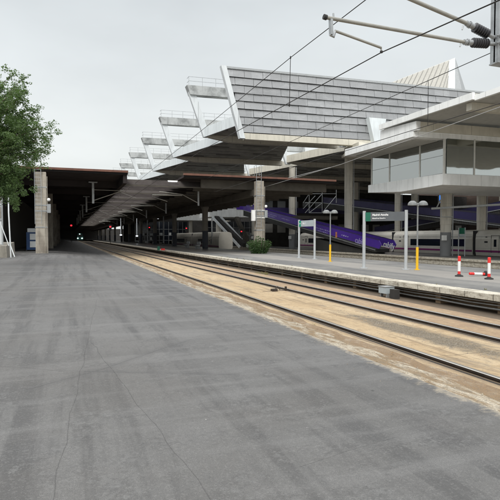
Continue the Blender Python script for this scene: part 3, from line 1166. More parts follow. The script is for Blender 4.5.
# ------------------------------------------------------------------ great sawtooth roofs
BJ = {2: 77.2, 3: 98.8, 4: 120.4, 5: 142.0, 6: 163.6, 7: 185.2}
bay_names = {2: 'first open sawtooth roof bay directly behind the clad screen', 3: 'second open sawtooth roof bay behind the screen, with stained gutter beam',
             4: 'third sawtooth roof bay back from the clad screen', 5: 'fourth sawtooth roof bay back from the clad screen',
             6: 'fifth sawtooth roof bay, small and far away', 7: 'farthest sawtooth roof bay, barely seen over the shed'}
ZS = 17.3
for j, bj in BJ.items():
    t = thing('sawtooth_roof_bay', S(21.7, bj, 0), bay_names[j], 'roof', 'white sawtooth roof bays of the station')
    ln = 14.5 if j == 2 else 21.4
    k_ = ln / 21.6
    for (a0, a1, a2, a3) in ((21.7, 21.7 + 4.6 * k_, 43.9 - 7.9 * k_, 43.9), (45.2, 45.2 + 4.6 * k_, 118, 118)):
        b = MB()
        b.prism([S(a0 + 0.3, bj - 0.02, ZS + 0.25), S(a1 + 0.3, bj - ln, ZS + 0.25), S(a2, bj - ln, ZS + 0.25), S(a3, bj - 0.02, ZS + 0.25)], (0, 0, 1.15))
        b.build('roof_slab', M['soffit'], t)
        b = MB()
        k = 2.6
        while k < ln:
            f = k / 21.6
            al, ar = a0 + 4.6 * f + 0.35, (a3 - 7.9 * f if a3 < 50 else a3)
            b.sbox(al, ar, bj - k, bj - k + 0.16, ZS + 0.05, ZS + 0.245)
            k += 2.6
        b.build('soffit_rib', M['soffit'], t)
        b = MB()
        b.prism([S(a0 + 0.25, bj, ZS + 0.2), S(a0 + 0.6, bj, ZS - 0.15), S(a0 + 4.0, bj, ZS - 0.75), S(a3, bj, ZS - 0.75), S(a3, bj, ZS + 0.2)], F * -0.9)
        b.build('end_beam', M['cream'], t)
        b = MB()
        b.hexa([S(a1, bj - ln, ZS), S(a1 + 0.28, bj - ln, ZS), S(a0 + 0.28, bj + 0.05, ZS), S(a0, bj + 0.05, ZS),
                S(a1, bj - ln, ZS + 1.5), S(a1 + 0.28, bj - ln, ZS + 1.5), S(a0 + 0.28, bj + 0.05, ZS + 1.45), S(a0, bj + 0.05, ZS + 1.45)])
        b.build('side_fascia', M['whitemetal'] if a0 < 30 else M['cream'], t)
    b = MB()
    for (a0, z0, a1, z1) in ((21.75, 17.3, 19.4, 24.0),):
        b.prism([S(a0 - 0.1, bj, z0), S(a0 + 0.95, bj, z0), S(a1 + 0.95, bj, z1), S(a1 - 0.1, bj, z1)], F * 0.6)
    b.build('strut', M['strut'], t)
    b = MB()
    b.prism([S(45.1, bj, 17.0), S(46.1, bj, 17.0), S(44.1, bj, 23.4), S(43.1, bj, 23.4)], F * 0.6)
    b.build('strut', M['strut'], t)
    b = MB()
    b.prism([S(19.0, bj - 0.3, 25.0), S(19.5, bj - 0.3, 23.6), S(60, bj - 0.3, 23.6), S(60, bj - 0.3, 25.0)], F * 1.3)
    b.build('gutter_beam', M['gutter'], t)
    b = MB()
    a = 19.3
    while a < 59:
        b.tube([S(a, bj - 0.2, 25.0), S(a, bj - 0.2, 26.3)], 0.03, 4)
        a += 2.1
    for z in (25.65, 26.3):
        b.tube([S(19.3, bj - 0.2, z), S(59, bj - 0.2, z)], 0.03, 4)
        b.tube([S(19.3, bj - 0.2, z), S(19.3, bj + 0.9, z)], 0.03, 4)
    b.build('railing', M['galv'], t)

# ------------------------------------------------------------------ clad end screen
P0 = Vector((20.4, 60.2, 0))
def W(t, z, off=0.0):
    p = P0 + E * t - F * off
    return Vector((p.x, p.y, z))
scr = thing('clad_screen', W(0, 14.4), 'huge weathered grey corrugated screen wall with slanting left end', 'cladding')
ZB, ZT = 14.95, 22.75
NR = 8
TR = 46.0
def t_left(z):
    return 0.35 + (-2.4) * (z - 14.4) / (23.1 - 14.4)
random.seed(5)
b = MB()
b.prism([W(t_left(ZB), ZB, -0.25), W(TR, ZB, -0.25), W(TR, ZT, -0.25), W(t_left(ZT), ZT, -0.25)], F * 0.3)
b.build('backing', M['shadowgap'], scr)
for r in range(NR):
    z0 = ZB + (ZT - ZB) * r / NR
    z1 = ZB + (ZT - ZB) * (r + 1) / NR
    b = MB(); sm = MB()
    pw = 2.45
    t = -3.0 + (pw * 0.5 if r % 2 else 0) - pw
    tend = 24.5 - 0.25 * r if r < 2 else TR
    while t < tend:
        ta, tb = t + 0.02, min(t + pw - 0.02, tend)
        tl0, tl1 = max(ta, t_left(z0 + .09) + 0.3), max(ta, t_left(z1) + 0.3)
        if tb > max(tl0, tl1) + 0.1:
            o = 0.22 + random.uniform(-0.02, 0.04)
            o2 = 0.08 + random.uniform(-0.02, 0.02)
            dz = random.uniform(-0.015, 0.02)
            b.hexa([W(tl0, z0 + 0.05 + dz, o), W(tb, z0 + 0.05 + dz, o), W(tb, z0 + 0.05 + dz, o - 0.06), W(tl0, z0 + 0.05 + dz, o - 0.06),
                    W(tl1, z1 + 0.0, o2), W(tb, z1 + 0.02, o2), W(tb, z1 + 0.02, o2 - 0.06), W(tl1, z1 + 0.02, o2 - 0.06)])
        t += pw
    b.build('cladding_row', M['screen'], scr)
b = MB()
b.prism([W(t_left(14.2) - 0.35, 14.2, 0.42), W(t_left(14.2) + 0.3, 14.2, 0.42), W(t_left(23.0) + 0.3, 23.0, 0.42), W(t_left(23.0) - 0.35, 23.0, 0.42)], F * 0.7)
b.build('end_frame', M['strut'], scr)
b = MB()
b.prism([W(t_left(ZT), ZT + 0.03, 0.2), W(TR, ZT + 0.03, 0.2), W(TR, ZT + 0.28, 0.2), W(t_left(ZT), ZT + 0.28, 0.2)], F * 0.5)
b.build('coping', M['pyrgrey'], scr)
b = MB()
b.prism([W(0.8, 14.15, 0.2), W(TR, 14.15, 0.2), W(TR, 14.92, 0.2), W(0.6, 14.92, 0.2)], F * 0.9)
b.build('base_beam', M['cream'], scr)
# white hopper-shaped corner panel by the canopy
def px_on_screen(u, v, off):
    # point of the screen plane seen at a pixel
    d = depth_dir(u)
    n2 = Vector((E.y, -E.x, 0))
    q = P0 - F * off
    t = (q.dot(n2)) / (d.x * n2.x + d.y * n2.y)
    return Vector((d.x * t, d.y * t, CAM_Z + (237 - v) / FPX * t))
b = MB()
b.prism([px_on_screen(*p, 1.0) for p in ((374, 144.5), (380.5, 144.5), (385, 120), (368, 118.5))], F * 0.8)
b.build('corner_panel', M['whitemetal'], scr)

# pyramid rooflight behind the screen
pyr = thing('pyramid_rooflight', (62, 80, 22), 'pointed cream standing seam roof peeking over the screen top', 'roof')
def dz_(u, v, d):
    q = depth_dir(u) * d
    return Vector((q.x, q.y, CAM_Z + (237 - v) / FPX * d))
A_ = dz_(452.5, 60, 95); B0 = dz_(318, 112, 100); C0 = dz_(445.5, 112, 88); D0 = dz_(464, 112, 90); G0 = dz_(470, 112, 112)
A2 = dz_(446.5, 63, 94)
b = MB()
b.face([B0, C0, A2]); b.face([B0, A2, A_])
b.build('roof_slope', M['ribroof'], pyr)
b = MB()
nrm = (C0 - B0).cross(A2 - B0).normalized()
if nrm.y > 0: nrm = -nrm
for i in range(2, 26):
    f = i / 26
    base = B0.lerp(C0, f)
    # seams climb towards the ridge, parallel to one another
    top = B0.lerp(A2, min(1, f + 0.12)) if f + 0.12 < 1 else A2.lerp(C0, (f + 0.12 - 1) * 4)
    b.beam(base + nrm * 0.04, top + nrm * 0.04, 0.09, 0.08, nrm)
b.build('standing_seam', M['ribgap'], pyr)
b = MB(); b.face([C0, dz_(453, 112, 88.5), A_, A2]); b.build('corner_flashing', M['whitemetal'], pyr)
b = MB(); b.face([dz_(453, 112, 88.5), D0, A_]); b.face([D0, G0, A_]); b.build('side_slope', M['pyrgrey'], pyr)

# ------------------------------------------------------------------ round columns of the hall
def round_column(x, y, h, lab, r=0.62):
    t = thing('round_column', (x, y, -0.45), lab, 'column', 'tall round concrete columns of the hall')
    b = MB()
    b.lathe((x, y, -0.45), [(r, 0), (r, h * 0.5), (r * 1.05, h * 0.5 + 0.02), (r * 1.05, h + 0.45)], 28)
    b.build('shaft', M['roundcol'], t)
    b = MB()
    b.tube([(x + r + 0.16, y - 0.25, -0.45), (x + r + 0.16, y - 0.25, h)], 0.07, 8)
    b.build('downpipe', M['greypaint'], t)
    b = MB(); b.box(x - r - 0.35, x - r + 0.15, y - r - 0.1, y - r + 0.2, 1.4, 2.0)
    b.build('cabinet', M['white'], t)
    return t
round_column(42, 47.7, 7.4, 'thick round column holding up the glass room', 0.62)
round_column(42, 69.6, 14.8, 'tall cream round column under the corner of the white canopy beam')
round_column(42, 90.9, 15.6, 'tall round column behind the smaller platform sign')
round_column(42, 112.5, 15.6, 'round column half hidden behind the bush column')
round_column(42, 134.1, 6.4, 'round column below the white footbridge end', 0.66)
round_column(51.6, 52, 8.5, 'round column beyond the train at the right, below the glass room floor', 0.55)
round_column(54, 73.2, 12, 'round column beyond the train, left of the glass room support', 0.5)
round_column(66, 62, 13, 'rightmost round column at the picture edge, beyond the train', 0.6)
round_column(66, 84, 15, 'slim far column behind the second travelator')
round_column(66, 106, 15, 'farther slim column near the lattice frame')

# ------------------------------------------------------------------ glass room with canopy
gr = thing('glass_room', (35, 40, 7), 'raised white room with glass walls under a broad white canopy', 'building')
EX = Vector((0.9990, -0.045, 0))
def GR(x, y, z):          # x runs along the front facade from X=35
    p = Vector((35, y, 0)) + EX * (x - 35)
    return Vector((p.x, p.y, z))
def gbox(b, x0, x1, y0, y1, z0, z1):
    return b.hexa([GR(x0, y0, z0), GR(x1, y0, z0), GR(x1, y1, z0), GR(x0, y1, z0), GR(x0, y0, z1), GR(x1, y0, z1), GR(x1, y1, z1), GR(x0, y1, z1)])
# floor slab: side profile with a chamfered far end
b = MB()
prof = [(40, 6.95), (40, 8.05), (53, 8.15), (53, 7.25), (46.6, 6.82)]
b.prism([GR(34.75, y, z) for y, z in prof], EX * 30)
b.build('floor_slab', M['whitebuild'], gr)
b = MB(); gbox(b, 34.8, 64, 40.1, 52.8, 6.75, 6.80); 
# windows
b = MB()
b.hexa([GR(34.98, 40.0, 8.05), GR(35.03, 40.0, 8.05), GR(35.03, 52.6, 8.12), GR(34.98, 52.6, 8.12), GR(34.98, 40.0, 11.6), GR(35.03, 40.0, 11.6), GR(35.03, 52.6, 11.6), GR(34.98, 52.6, 11.6)])
ys_ = [40.12, 43.7, 49.0, 52.6]
for k in range(3):
    b = MB(); gbox(b, 34.98, 35.03, ys_[k] + 0.08, ys_[k + 1] - 0.08, 8.12, 11.5); b.build('window_pane', M['glass'], gr)
    b = MB(); gbox(b, 34.955, 34.975, ys_[k] + 0.08, ys_[k + 1] - 0.08, 9.86, 9.9); b.build('transom', M['galv'], gr)
for yy in ys_:
    b = MB(); gbox(b, 34.92, 35.12, yy - 0.08, yy + 0.08, 8.0, 11.6); b.build('mullion', M['frame'], gr)
xs_ = [35.12, 38.5, 42.1, 45.7, 49.3, 52.9, 56.5]
for k in range(6):
    b = MB(); gbox(b, xs_[k] + 0.07, xs_[k + 1] - 0.07, 39.98, 40.03, 8.06, 11.5); b.build('window_pane', M['glass'], gr)
for xx in xs_[1:]:
    b = MB(); gbox(b, xx - 0.07, xx + 0.07, 39.92, 40.1, 8.04, 11.6); b.build('mullion', M['frame'], gr)
# lower roof edge and white wall to the canopy
b = MB()
b.hexa([GR(31.3, 40, 11.45), GR(62, 40, 11.55), GR(62, 52.6, 11.5), GR(31.3, 52.6, 11.5),
        GR(31.3, 40, 11.95), GR(62, 40, 12.0), GR(62, 52.6, 12.3), GR(31.3, 52.6, 12.3)])
b.build('roof_slab', M['whitebuild'], gr)
b = MB()
b.prism([GR(31.32, 39.6, 12.0), GR(31.32, 45.4, 11.95), GR(31.32, 45.4, 13.1), GR(31.32, 39.6, 12.85)], EX * 0.5)
b.build('gable_panel', M['whitebuild'], gr)
b = MB()
gbox(b, 31.8, 62, 39.7, 40.0, 11.98, 12.85)
b.build('back_beam', M['cream'], gr)
b = MB()
b.hexa([GR(32.4, 41, 11.38), GR(34.9, 41, 11.38), GR(34.9, 52, 11.38), GR(32.4, 52, 11.38), GR(32.4, 41, 11.44), GR(34.9, 41, 11.44), GR(34.9, 52, 11.44), GR(32.4, 52, 11.44)])
b.build('eaves_soffit', M['whitesoffit'], gr)
# upper canopy in two lengths, the nearer one a step lower
b = MB()
b.prism([GR(31.25, 32.2, 13.0), GR(31.25, 45.2, 13.2), GR(31.25, 45.2, 13.35), GR(31.25, 32.2, 13.5)], EX * 32)
b.build('canopy_slab', M['whitesoffit'], gr)
b = MB()
b.prism([GR(31.0, 32.2, 12.98), GR(31.0, 45.2, 13.1), GR(31.0, 45.2, 13.62), GR(31.0, 32.2, 13.55)], EX * 0.24)
b.build('canopy_fascia', M['whitebuild'], gr)
b = MB()
gbox(b, 31.5, 63, 14, 32.18, 12.95, 13.2)
b.build('canopy_slab', M['whitesoffit'], gr)
b = MB()
gbox(b, 31.2, 31.49, 14, 32.18, 12.9, 13.32)
b.build('canopy_fascia', M['whitebuild'], gr)
b = MB()
gbox(b, 31.6, 62, 32.9, 33.5, 12.35, 12.99)
b.build('canopy_rib', M['cream'], gr)
b = MB()
b.hexa([GR(41.5, 33.5, 12.2), GR(42.1, 33.5, 12.2), GR(42.1, 39.7, 12.2), GR(41.5, 39.7, 12.2), GR(41.5, 33.5, 12.95), GR(42.1, 33.5, 12.95), GR(42.1, 39.7, 12.95), GR(41.5, 39.7, 12.95)])
b.build('canopy_rib', M['cream'], gr)
# interior: back wall, columns, ceiling
b = MB(); gbox(b, 41, 62, 51.9, 52.3, 8.1, 11.45); gbox(b, 61.6, 62, 40.2, 52, 8.1, 11.45); b.build('inner_wall', M['interior'], gr)
b = MB(); gbox(b, 38.2, 40.2, 44, 46, 8.06, 11.4); b.build('inner_core', M['blind'], gr)
b = MB()
for k in range(9):
    gbox(b, 36.4 + k * 1.2, 36.5 + k * 1.2, 41.4, 41.5, 8.06, 9.1)
gbox(b, 36.4, 46.2, 41.42, 41.48, 9.1, 9.16)
b.build('inner_railing', M['galv'], gr)
# cream roof beam running from the tall column to the white room
b = MB()
b.hexa([(33.2, 52.8, 12.3), (34.2, 52.8, 12.3), (42.6, 70, 14.3), (41.4, 70, 14.3), (33.2, 52.8, 13.3), (34.2, 52.8, 13.3), (42.6, 70, 15.9), (41.4, 70, 15.9)])
b.hexa([(31.3, 52.61, 11.5), (36, 52.61, 11.5), (46, 70.6, 14.4), (41.3, 70.6, 14.4), (31.3, 52.61, 11.9), (36, 52.61, 11.9), (46, 70.6, 14.8), (41.3, 70.6, 14.8)])
b.build('link_beam', M['cream'], gr)

# ------------------------------------------------------------------ travelators
def travelator(x0, x1, ya, za, yb, zb, label, mat, extras=True, skirt=True):
    "ya,za: low near end; yb,zb: high far end (z of the walking surface)"
    t = thing('travelator', (x0, ya, -0.45), label, 'travelator', 'inclined moving walkways of the hall')
    for x in (x0, x1):
        b = MB()
        b.prism([(x, ya - 1.4, za + 0.15), (x, ya - 1.9, za + 0.7), (x, ya - 1.4, za + 1.25), (x, yb, zb + 1.25), (x, yb, zb)], (0.08, 0, 0))
        b.build('balustrade', mat, t)
        b = MB()
        b.tube([(x + 0.04, ya - 1.3, za + 1.3), (x + 0.04, yb, zb + 1.3)], 0.05, 6)
        b.build('handrail', M['rubber'], t)
    b = MB()
    b.prism([(x0 + 0.1, ya - 0.5, za - 0.35), (x0 + 0.1, ya - 0.5, za + 0.1), (x0 + 0.1, yb, zb - 0.02), (x0 + 0.1, yb, zb - 1.35)], (x1 - x0 - 0.12, 0, 0))
    b.build('truss', M['skirt'], t)
    b = MB()
    b.beam((x0 + 0.02, ya - 0.5, za - 0.03), (x0 + 0.02, yb, zb - 0.06), 0.06, 0.12)
    b.build('edge_strip', M['galv'], t)
    if skirt:
        b = MB()
        ym = ya + (yb - ya) * 0.34
        zm = za + (zb - za) * 0.34
        b.prism([(x0 + 0.4, ya, -0.45), (x0 + 0.4, ym, -0.45), (x0 + 0.4, ym, zm - 1.2), (x0 + 0.4, ya, za - 0.36)], (x1 - x0 - 0.8, 0, 0))
        b.build('skirt_wall', M['skirt'], t)
    return t
tv = travelator(38.3, 40.6, 57.2, 0.1, 110, 8.1, 'purple sided travelator descending to the far platform in front', M['purple'])
d = Vector((0, -1, -(8.1 - 0.1) / (110 - 57.2))).normalized()
def on_band(y, h):
    z = 0.1 + (y - 57.2) * (8.0 / 52.8)
    return Vector((38.285, y, z + h))
text_mesh('cabify', 1.15, 0.01, 'lettering', M['lilac'], tv, on_band(61.6, 0.60), d, (0, 0, 1), 0.01)
p = on_band(57.4, 0.62); p.x = 40.585
p = on_band(58.1, 0.6); p.x = 40.585
text_mesh('cabify', 1.1, 0.01, 'lettering', M['whiteprint'], tv, p, d, (0, 0, 1), 0.03)
b = MB(); 
q = on_band(66.9, 0.55)
for k, (rr, hh) in enumerate(((0.16, 0.0), (0.13, 0.22))):
    b.box(q.x - 0.02, q.x + 0.01, q.y - rr * 1.6, q.y + rr * 1.6, q.z - 0.42 + hh * 2, q.z + hh * 2)
b.build('advert_figure', M['orange'], tv)
# faded advert bars on the film (small print too fine to read)
b = MB()
for (ya, yb_, h) in ((69, 74.5, 0.8), (69.6, 73.8, 0.45), (84, 88, 0.7), (90, 96, 0.8), (91, 95, 0.45), (100, 105, 0.7), (63.4, 65.8, 0.8)):
    n_ = int((yb_ - ya) / 0.55)
    for k in range(n_):
        y_ = ya + k * 0.55
        P = on_band(y_, h)
        hh = 0.10 + 0.05 * ((k * 7) % 3)
        b.box(P.x - 0.006, P.x + 0.01, y_, y_ + 0.38, P.z - hh / 2, P.z + hh / 2)
b.build('faded_print', M['lilac'], tv)
travelator(56, 58.4, 52, 3.2, 104, 9.8, 'dark blue travelator beyond the white train, half lost in shade', M['purpledark'], False, False)
travelator(70, 72.4, 60, 3.6, 112, 10.5, 'farthest travelator, a dark purple line behind the columns', M['purpledark'], False, False)
travelator(62.0, 64.2, 44, 7.6, 92, 2.6, 'travelator climbing towards the glass room at the right', M['purpledark'], False, False)

# footbridge / mezzanine
fb = thing('footbridge', (31, 113, -0.45), 'mezzanine deck with white end box bridging the dark hall', 'footbridge')
b = MB(); b.box(31, 41.5, 112.6, 122, 6.5, 8.5); b.build('end_box', M['whitebuild'], fb)
b = MB(); b.box(41.6, 116, 113, 122, 6.9, 7.9); b.build('deck', M['dark'], fb)
b = MB(); b.box(41.6, 116, 112.85, 112.98, 7.7, 9.0); b.build('parapet', M['purpledark'], fb)
b = MB(); b.box(31.2, 41.4, 112.7, 112.8, 8.5, 9.3); b.build('screen', M['interior'], fb)
b = MB(); b.box(37.6, 40.8, 112.5, 112.68, 8.3, 9.7); b.build('advert_board', M['purple'], fb)
for i, u in enumerate((214, 236, 188)):
    pass
b = MB(); b.lathe((33.6, 114, -0.45), [(0.66, 0), (0.66, 7.0)], 20); b.build('pier', M['roundcol'], fb)
b = MB(); b.beam((31.5, 112, 6.4), (35.5, 104, -0.45), 0.3, 0.5); b.beam((33.5, 112, 6.4), (37.5, 104, -0.45), 0.3, 0.5); b.build('stair_stringer', M['hoard'], fb)
b = MB(); b.prism([(32.0, 112, 5.9), (36.2, 104, -0.45), (36.2, 104, 0.4), (32.0, 112, 6.7)], (1.2, 0.6, 0)); b.build('stair_flight', M['dark'], fb)
b = MB(); b.beam((37.5, 112.4, 6.4), (39.3, 108, -0.4), 1.0, 0.7); b.build('escalator_truss', M['beam'], fb)

fb2 = thing('footbridge', (31, 150, -0.45), 'second farther deck with yellow sign glimpsed between the dark columns', 'footbridge')
b = MB(); b.box(31, 44, 150, 156, 6.9, 8.9); b.build('deck', M['whitebuild'], fb2)
b = MB(); b.box(32, 41, 149.7, 149.9, 9.0, 9.9); b.build('yellow_sign', M['yellow'], fb2)
b = MB(); b.lathe((36, 153, -0.45), [(0.6, 0), (0.6, 7.3)], 16); b.build('pier', M['roundcol'], fb2)

# lattice frame (open steel gantry) near the first travelator top
lf = thing('lattice_gantry', atY(318, 205, 80), 'thin steel lattice gantry hanging behind the canopy end', 'gantry')
b = MB()
def LP(u, v): return atY(u, v, 80)
for a_, c_ in (((303, 194), (336, 194)), ((305, 203), (322, 203)), ((309, 213), (336, 213)), ((322, 190), (322, 213)), ((303, 203), (309, 194)), ((309, 213), (322, 203)),
               ((322, 213), (336, 196)), ((305, 213), (322, 194)), ((309, 194), (309, 213)), ((336, 190), (336, 203)), ((303, 209), (315, 196))):
    b.tube([LP(*a_), LP(*c_)], 0.055, 6)
b.build('lattice', M['galv'], lf)
b = MB()
p0, p1 = LP(300, 214), LP(338, 214)
b.box(p0.x, p1.x, 80.2, 84, p0.z - 0.9, p0.z - 0.3)
b.build('platform_deck', M['beam'], lf)

# ------------------------------------------------------------------ dark enclosing hall walls
b = MB(); b.box(19, 125, 186.6, 187.4, -1.5, 18.9)
tag(b.build('hall_end_wall', M['dark'], None, (70, 187, 0)), 'dark wall closing the back of the station hall', 'wall')
b = MB(); b.box(119, 120, -10, 187, -1.5, 17.2)
tag(b.build('hall_side_wall', M['brick'], None, (124, 90, 0)), 'dark brick wall beyond the last hall tracks at the right', 'wall')
b = MB()
hw = thing('office_block', (80, 125, -1), 'dark office block with dim window rows deep inside the hall', 'building')
b.box(48, 120, 126, 140, -1.2, 14.5); b.build('wall', M['dark'], hw)
for k in range(18):
    b = MB(); x = 50 + k * 3.8
    b.box(x, x + 2.4, 125.9, 125.97, 9.8, 11.6); b.build('window', M['trainglass'], hw)
for k in range(18):
    b = MB(); x = 50 + k * 3.8
    b.box(x, x + 2.4, 125.9, 125.97, 3.0, 5.4); b.build('window', M['interior'], hw)

rnd = random.Random(31)
for (nm, X0_, X1_, YY, zz0, zz1, lab) in (('glazed_partition', 19.5, 36, 158, -0.4, 6.6, 'dim glazed partition with pale frames behind the dark canopy columns'),
                                  ('glazed_partition', 33, 47, 124, -0.45, 5.8, 'dark glazed shop front below the white footbridge end')):
    gp_ = thing(nm, (X0_, YY, zz0), lab, 'partition')
    b = MB(); b.box(X0_, X1_, YY, YY + 0.1, zz0, zz1); b.build('glazing', M['trainglass'], gp_)
    b = MB(); x = X0_
    while x < X1_:
        b.box(x, x + 0.12, YY - 0.06, YY - 0.002, zz0, zz1); x += 1.5
    for z in (zz0 + 1.1, zz0 + 2.6, zz0 + 4.6):
        b.box(X0_, X1_, YY - 0.05, YY - 0.01, z, z + 0.1)
    b.build('frame', M['galv'], gp_)
    b = MB()
    for k in range(26):
        x = X0_ + 1.5 * rnd.randrange(0, int((X1_ - X0_) / 1.5)); z = zz0 + rnd.choice((0.1, 1.2, 2.75))
        h = rnd.uniform(.4, 1.1); w_ = rnd.uniform(.5, 1.2)
        b = MB(); b.box(x + 0.14, x + 0.14 + w_, YY - 0.03, YY - 0.005, z, z + h)
        b.build('poster', rnd.choice((M['signpale'], M['hoard'], M['interior'], M['beam'])), gp_)

# ------------------------------------------------------------------ trains
def coach(root, x, y0, y1, z0, h, wd, door_at, wins):
    "one coach body with its side facing -X"
    b = MB()
    ym = 0.25
    prof = [(x + 0.12, z0), (x, z0 + 0.5), (x, z0 + 2.0), (x + 0.10, z0 + 2.6), (x + 0.35, z0 + h - 0.15), (x + 0.8, z0 + h), (x + wd / 2, z0 + h + 0.05),
            (x + wd - 0.8, z0 + h), (x + wd - 0.3, z0 + h - 0.2), (x + wd, z0 + 2.2), (x + wd, z0 + 0.4), (x + wd - 0.12, z0)]
    b.prism([(px_, y0, pz_) for px_, pz_ in prof], (0, y1 - y0, 0))
    bd = b.build('coach_body', M['trainwhite'], root)
    b = MB(); b.box(x - 0.006, x + 0.03, y0 + 0.01, y1 - 0.01, z0 + 0.42, z0 + 0.66); b.build('stripe', M['trainstripe'], bd)
    b = MB()
    for zz in (0.86, 2.28):
        b.box(x - 0.004, x + 0.02, y0 + 0.01, y1 - 0.01, z0 + zz, z0 + zz + 0.025)
    b.build('body_seam', M['lamppost'], bd)
    for (wa, wb) in wins:
        b = MB(); b.box(x - 0.008, x + 0.03, wa, wb, z0 + 1.05, z0 + 1.98); b.build('window', M['trainglass'], bd)
    if door_at is not None:
        dr = MB()
        for yy in (door_at, door_at + 1.15):
            dr.box(x - 0.008, x + 0.02, yy, yy + 0.04, z0 + 0.35, z0 + 2.45)
        dr.box(x - 0.008, x + 0.02, door_at, door_at + 1.19, z0 + 2.42, z0 + 2.46)
        dd = dr.build('door', M['traindark'], bd)
        b = MB(); b.box(x - 0.012, x + 0.02, door_at + 0.4, door_at + 0.78, z0 + 1.1, z0 + 1.95); b.build('door_window', M['trainglass'], dd)
        b = MB(); b.box(x - 0.012, x + 0.02, door_at + 1.7, door_at + 2.2, z0 + 1.55, z0 + 1.75); b.build('display', M['traindark'], bd)
        b = MB(); b.box(x - 0.012, x + 0.02, door_at + 1.8, door_at + 2.05, z0 + 2.2, z0 + 2.3); b.build('coach_number', M['traindark'], bd)
    return bd
ave = thing('high_speed_train', (47, 50, -1.1), 'cream high speed train with dark windows and purple stripe behind the far platform', 'train')
zt0 = -0.45
gaps = [15.5, 32.0, 48.5, 65.0, 81.5, 98]
for k in range(5):
    a_, c_ = gaps[k] + 0.28, gaps[k + 1] - 0.28
    coach(ave, 47, a_, c_, zt0, 3.1, 2.9, c_ - 3.6, [(a_ + 1.1, c_ - 4.1)])
    b = MB(); b.box(47.15, 49.75, c_ - 0.02, c_ + 0.58, zt0 + 0.1, zt0 + 3.0); b.build('gangway', M['traindark'], ave)
b = MB(); b.box(47.3, 49.6, 15.5, 98, -1.1, zt0 + 0.02); b.build('underframe', M['traindark'], ave)

ct = thing('commuter_train', (27.5, 130, -1.1), 'pale commuter train glimpsed far off between the canopy columns', 'train')
coach(ct, 28, 95, 118, -0.6, 3.4, 2.9, 100, [(103, 112)])
b = MB(); b.box(28.2, 30.8, 118.02, 118.6, -0.4, 2.6); b.build('gangway', M['traindark'], ct)
coach(ct, 28, 118.7, 142, -0.6, 3.4, 2.9, 123, [(126, 137)])

# oncoming train with headlights, deep in the shed
ot = thing('oncoming_train', (6.2, 300, 0), 'distant green train front with lit headlamps at the tunnel end', 'train')
b = MB()
b.prism([(4.9, 300, 0.2), (8.1, 300, 0.2), (8.1, 300, 3.0), (7.5, 300.3, 3.9), (5.5, 300.3, 3.9), (4.9, 300, 3.0)], (0, 30, 0))
b.build('coach_body', plain('teal_train_front', (0.05, 0.13, 0.12), 0.5), ot)
b = MB(); b.box(5.3, 7.7, 299.7, 299.98, 2.0, 3.2); b.build('windscreen', M['trainglass'], ot)
for x in (5.25, 7.55):
    b = MB(); b.box(x - 0.3, x + 0.3, 299.6, 299.95, 0.9, 1.25); b.build('headlamp', M['whitelamp'], ot)
b = MB(); b.box(6.1, 6.5, 299.6, 299.7, 3.3, 3.6); b.build('headlamp', M['whitelamp'], ot)

# ------------------------------------------------------------------ signals
def signal(p, zb, label, mat='redlamp', r=0.2):
    t = thing('signal', (p.x, p.y, zb), label, 'signal', 'red railway signals')
    b = MB()
    b.tube([(p.x, p.y, zb), (p.x, p.y, p.z + 0.5)], 0.06, 8)
    b.build('post', M['dark'], t)
    b = MB(); b.box(p.x - 0.3, p.x + 0.3, p.y + 0.02, p.y + 0.2, p.z - 0.9, p.z + 0.5); b.build('head', M['rubber'], t)
    b = MB(); b.lathe((p.x, p.y - 0.05, p.z), [(0, 0.0), (r * 0.7, 0.02), (r, 0.06), (r, 0.1)], 12, (0, 1, 0)); b.build('lamp', M[mat], t)
signal(atY(71.5, 225.5, 150), 0, 'red signal lamp glowing over the tracks near the tunnel end', r=0.26)
signal(atY(110.5, 226.8, 120), 0.3, 'red signal lamp between the canopy columns left of centre', r=0.2)
signal(atY(149.5, 227.5, 140), 0.3, 'small red signal lamp among the far hall posts', r=0.16)
signal(atY(241.5, 231.5, 104), -0.45, 'small red signal lamp left of the bush column', r=0.16)
signal(atY(186.5, 228.3, 130), -0.45, 'small red signal lamp beside a dark canopy column', r=0.17)

# silver posts between the far columns
for i, (u, v0_, v1_, y_) in enumerate(((147.5, 218, 243, 120), (163.5, 216, 243, 105), (135.5, 220, 240, 150), (212, 218, 244, 100))):
    p, q = atY(u, v0_, y_), atY(u, v1_, y_)
    b = MB(); b.tube([q, p], 0.14, 8)
    tag(b.build('hall_post', M['galv'], None, q), ('silver post in the hall, second from the left', 'bright silver post between two dark canopy columns', 'leftmost thin silver post in the hall', 'silver post beside the stair of the footbridge')[i], 'post', 'thin silver posts in the hall')
for i, (u, v_) in enumerate(((158, 218.4), (137, 236), (121, 235))):
    p = atY(u, v_, 125)
    b = MB(); b.box(p.x - 0.25, p.x + 0.25, p.y, p.y + 0.1, p.z - 0.12, p.z + 0.12)
    b.tube([(p.x, p.y + .05, p.z + .1), (p.x, p.y + .05, 7.1)], 0.02, 4)
    tag(b.build('hall_lamp', M['tubelamp'], None, p), ('lit lamp hanging high between the dark columns', 'low lit lamp behind the fourth dark column', 'low lit lamp near the leftmost dark columns')[i], 'lamp', 'small lit lamps in the hall')

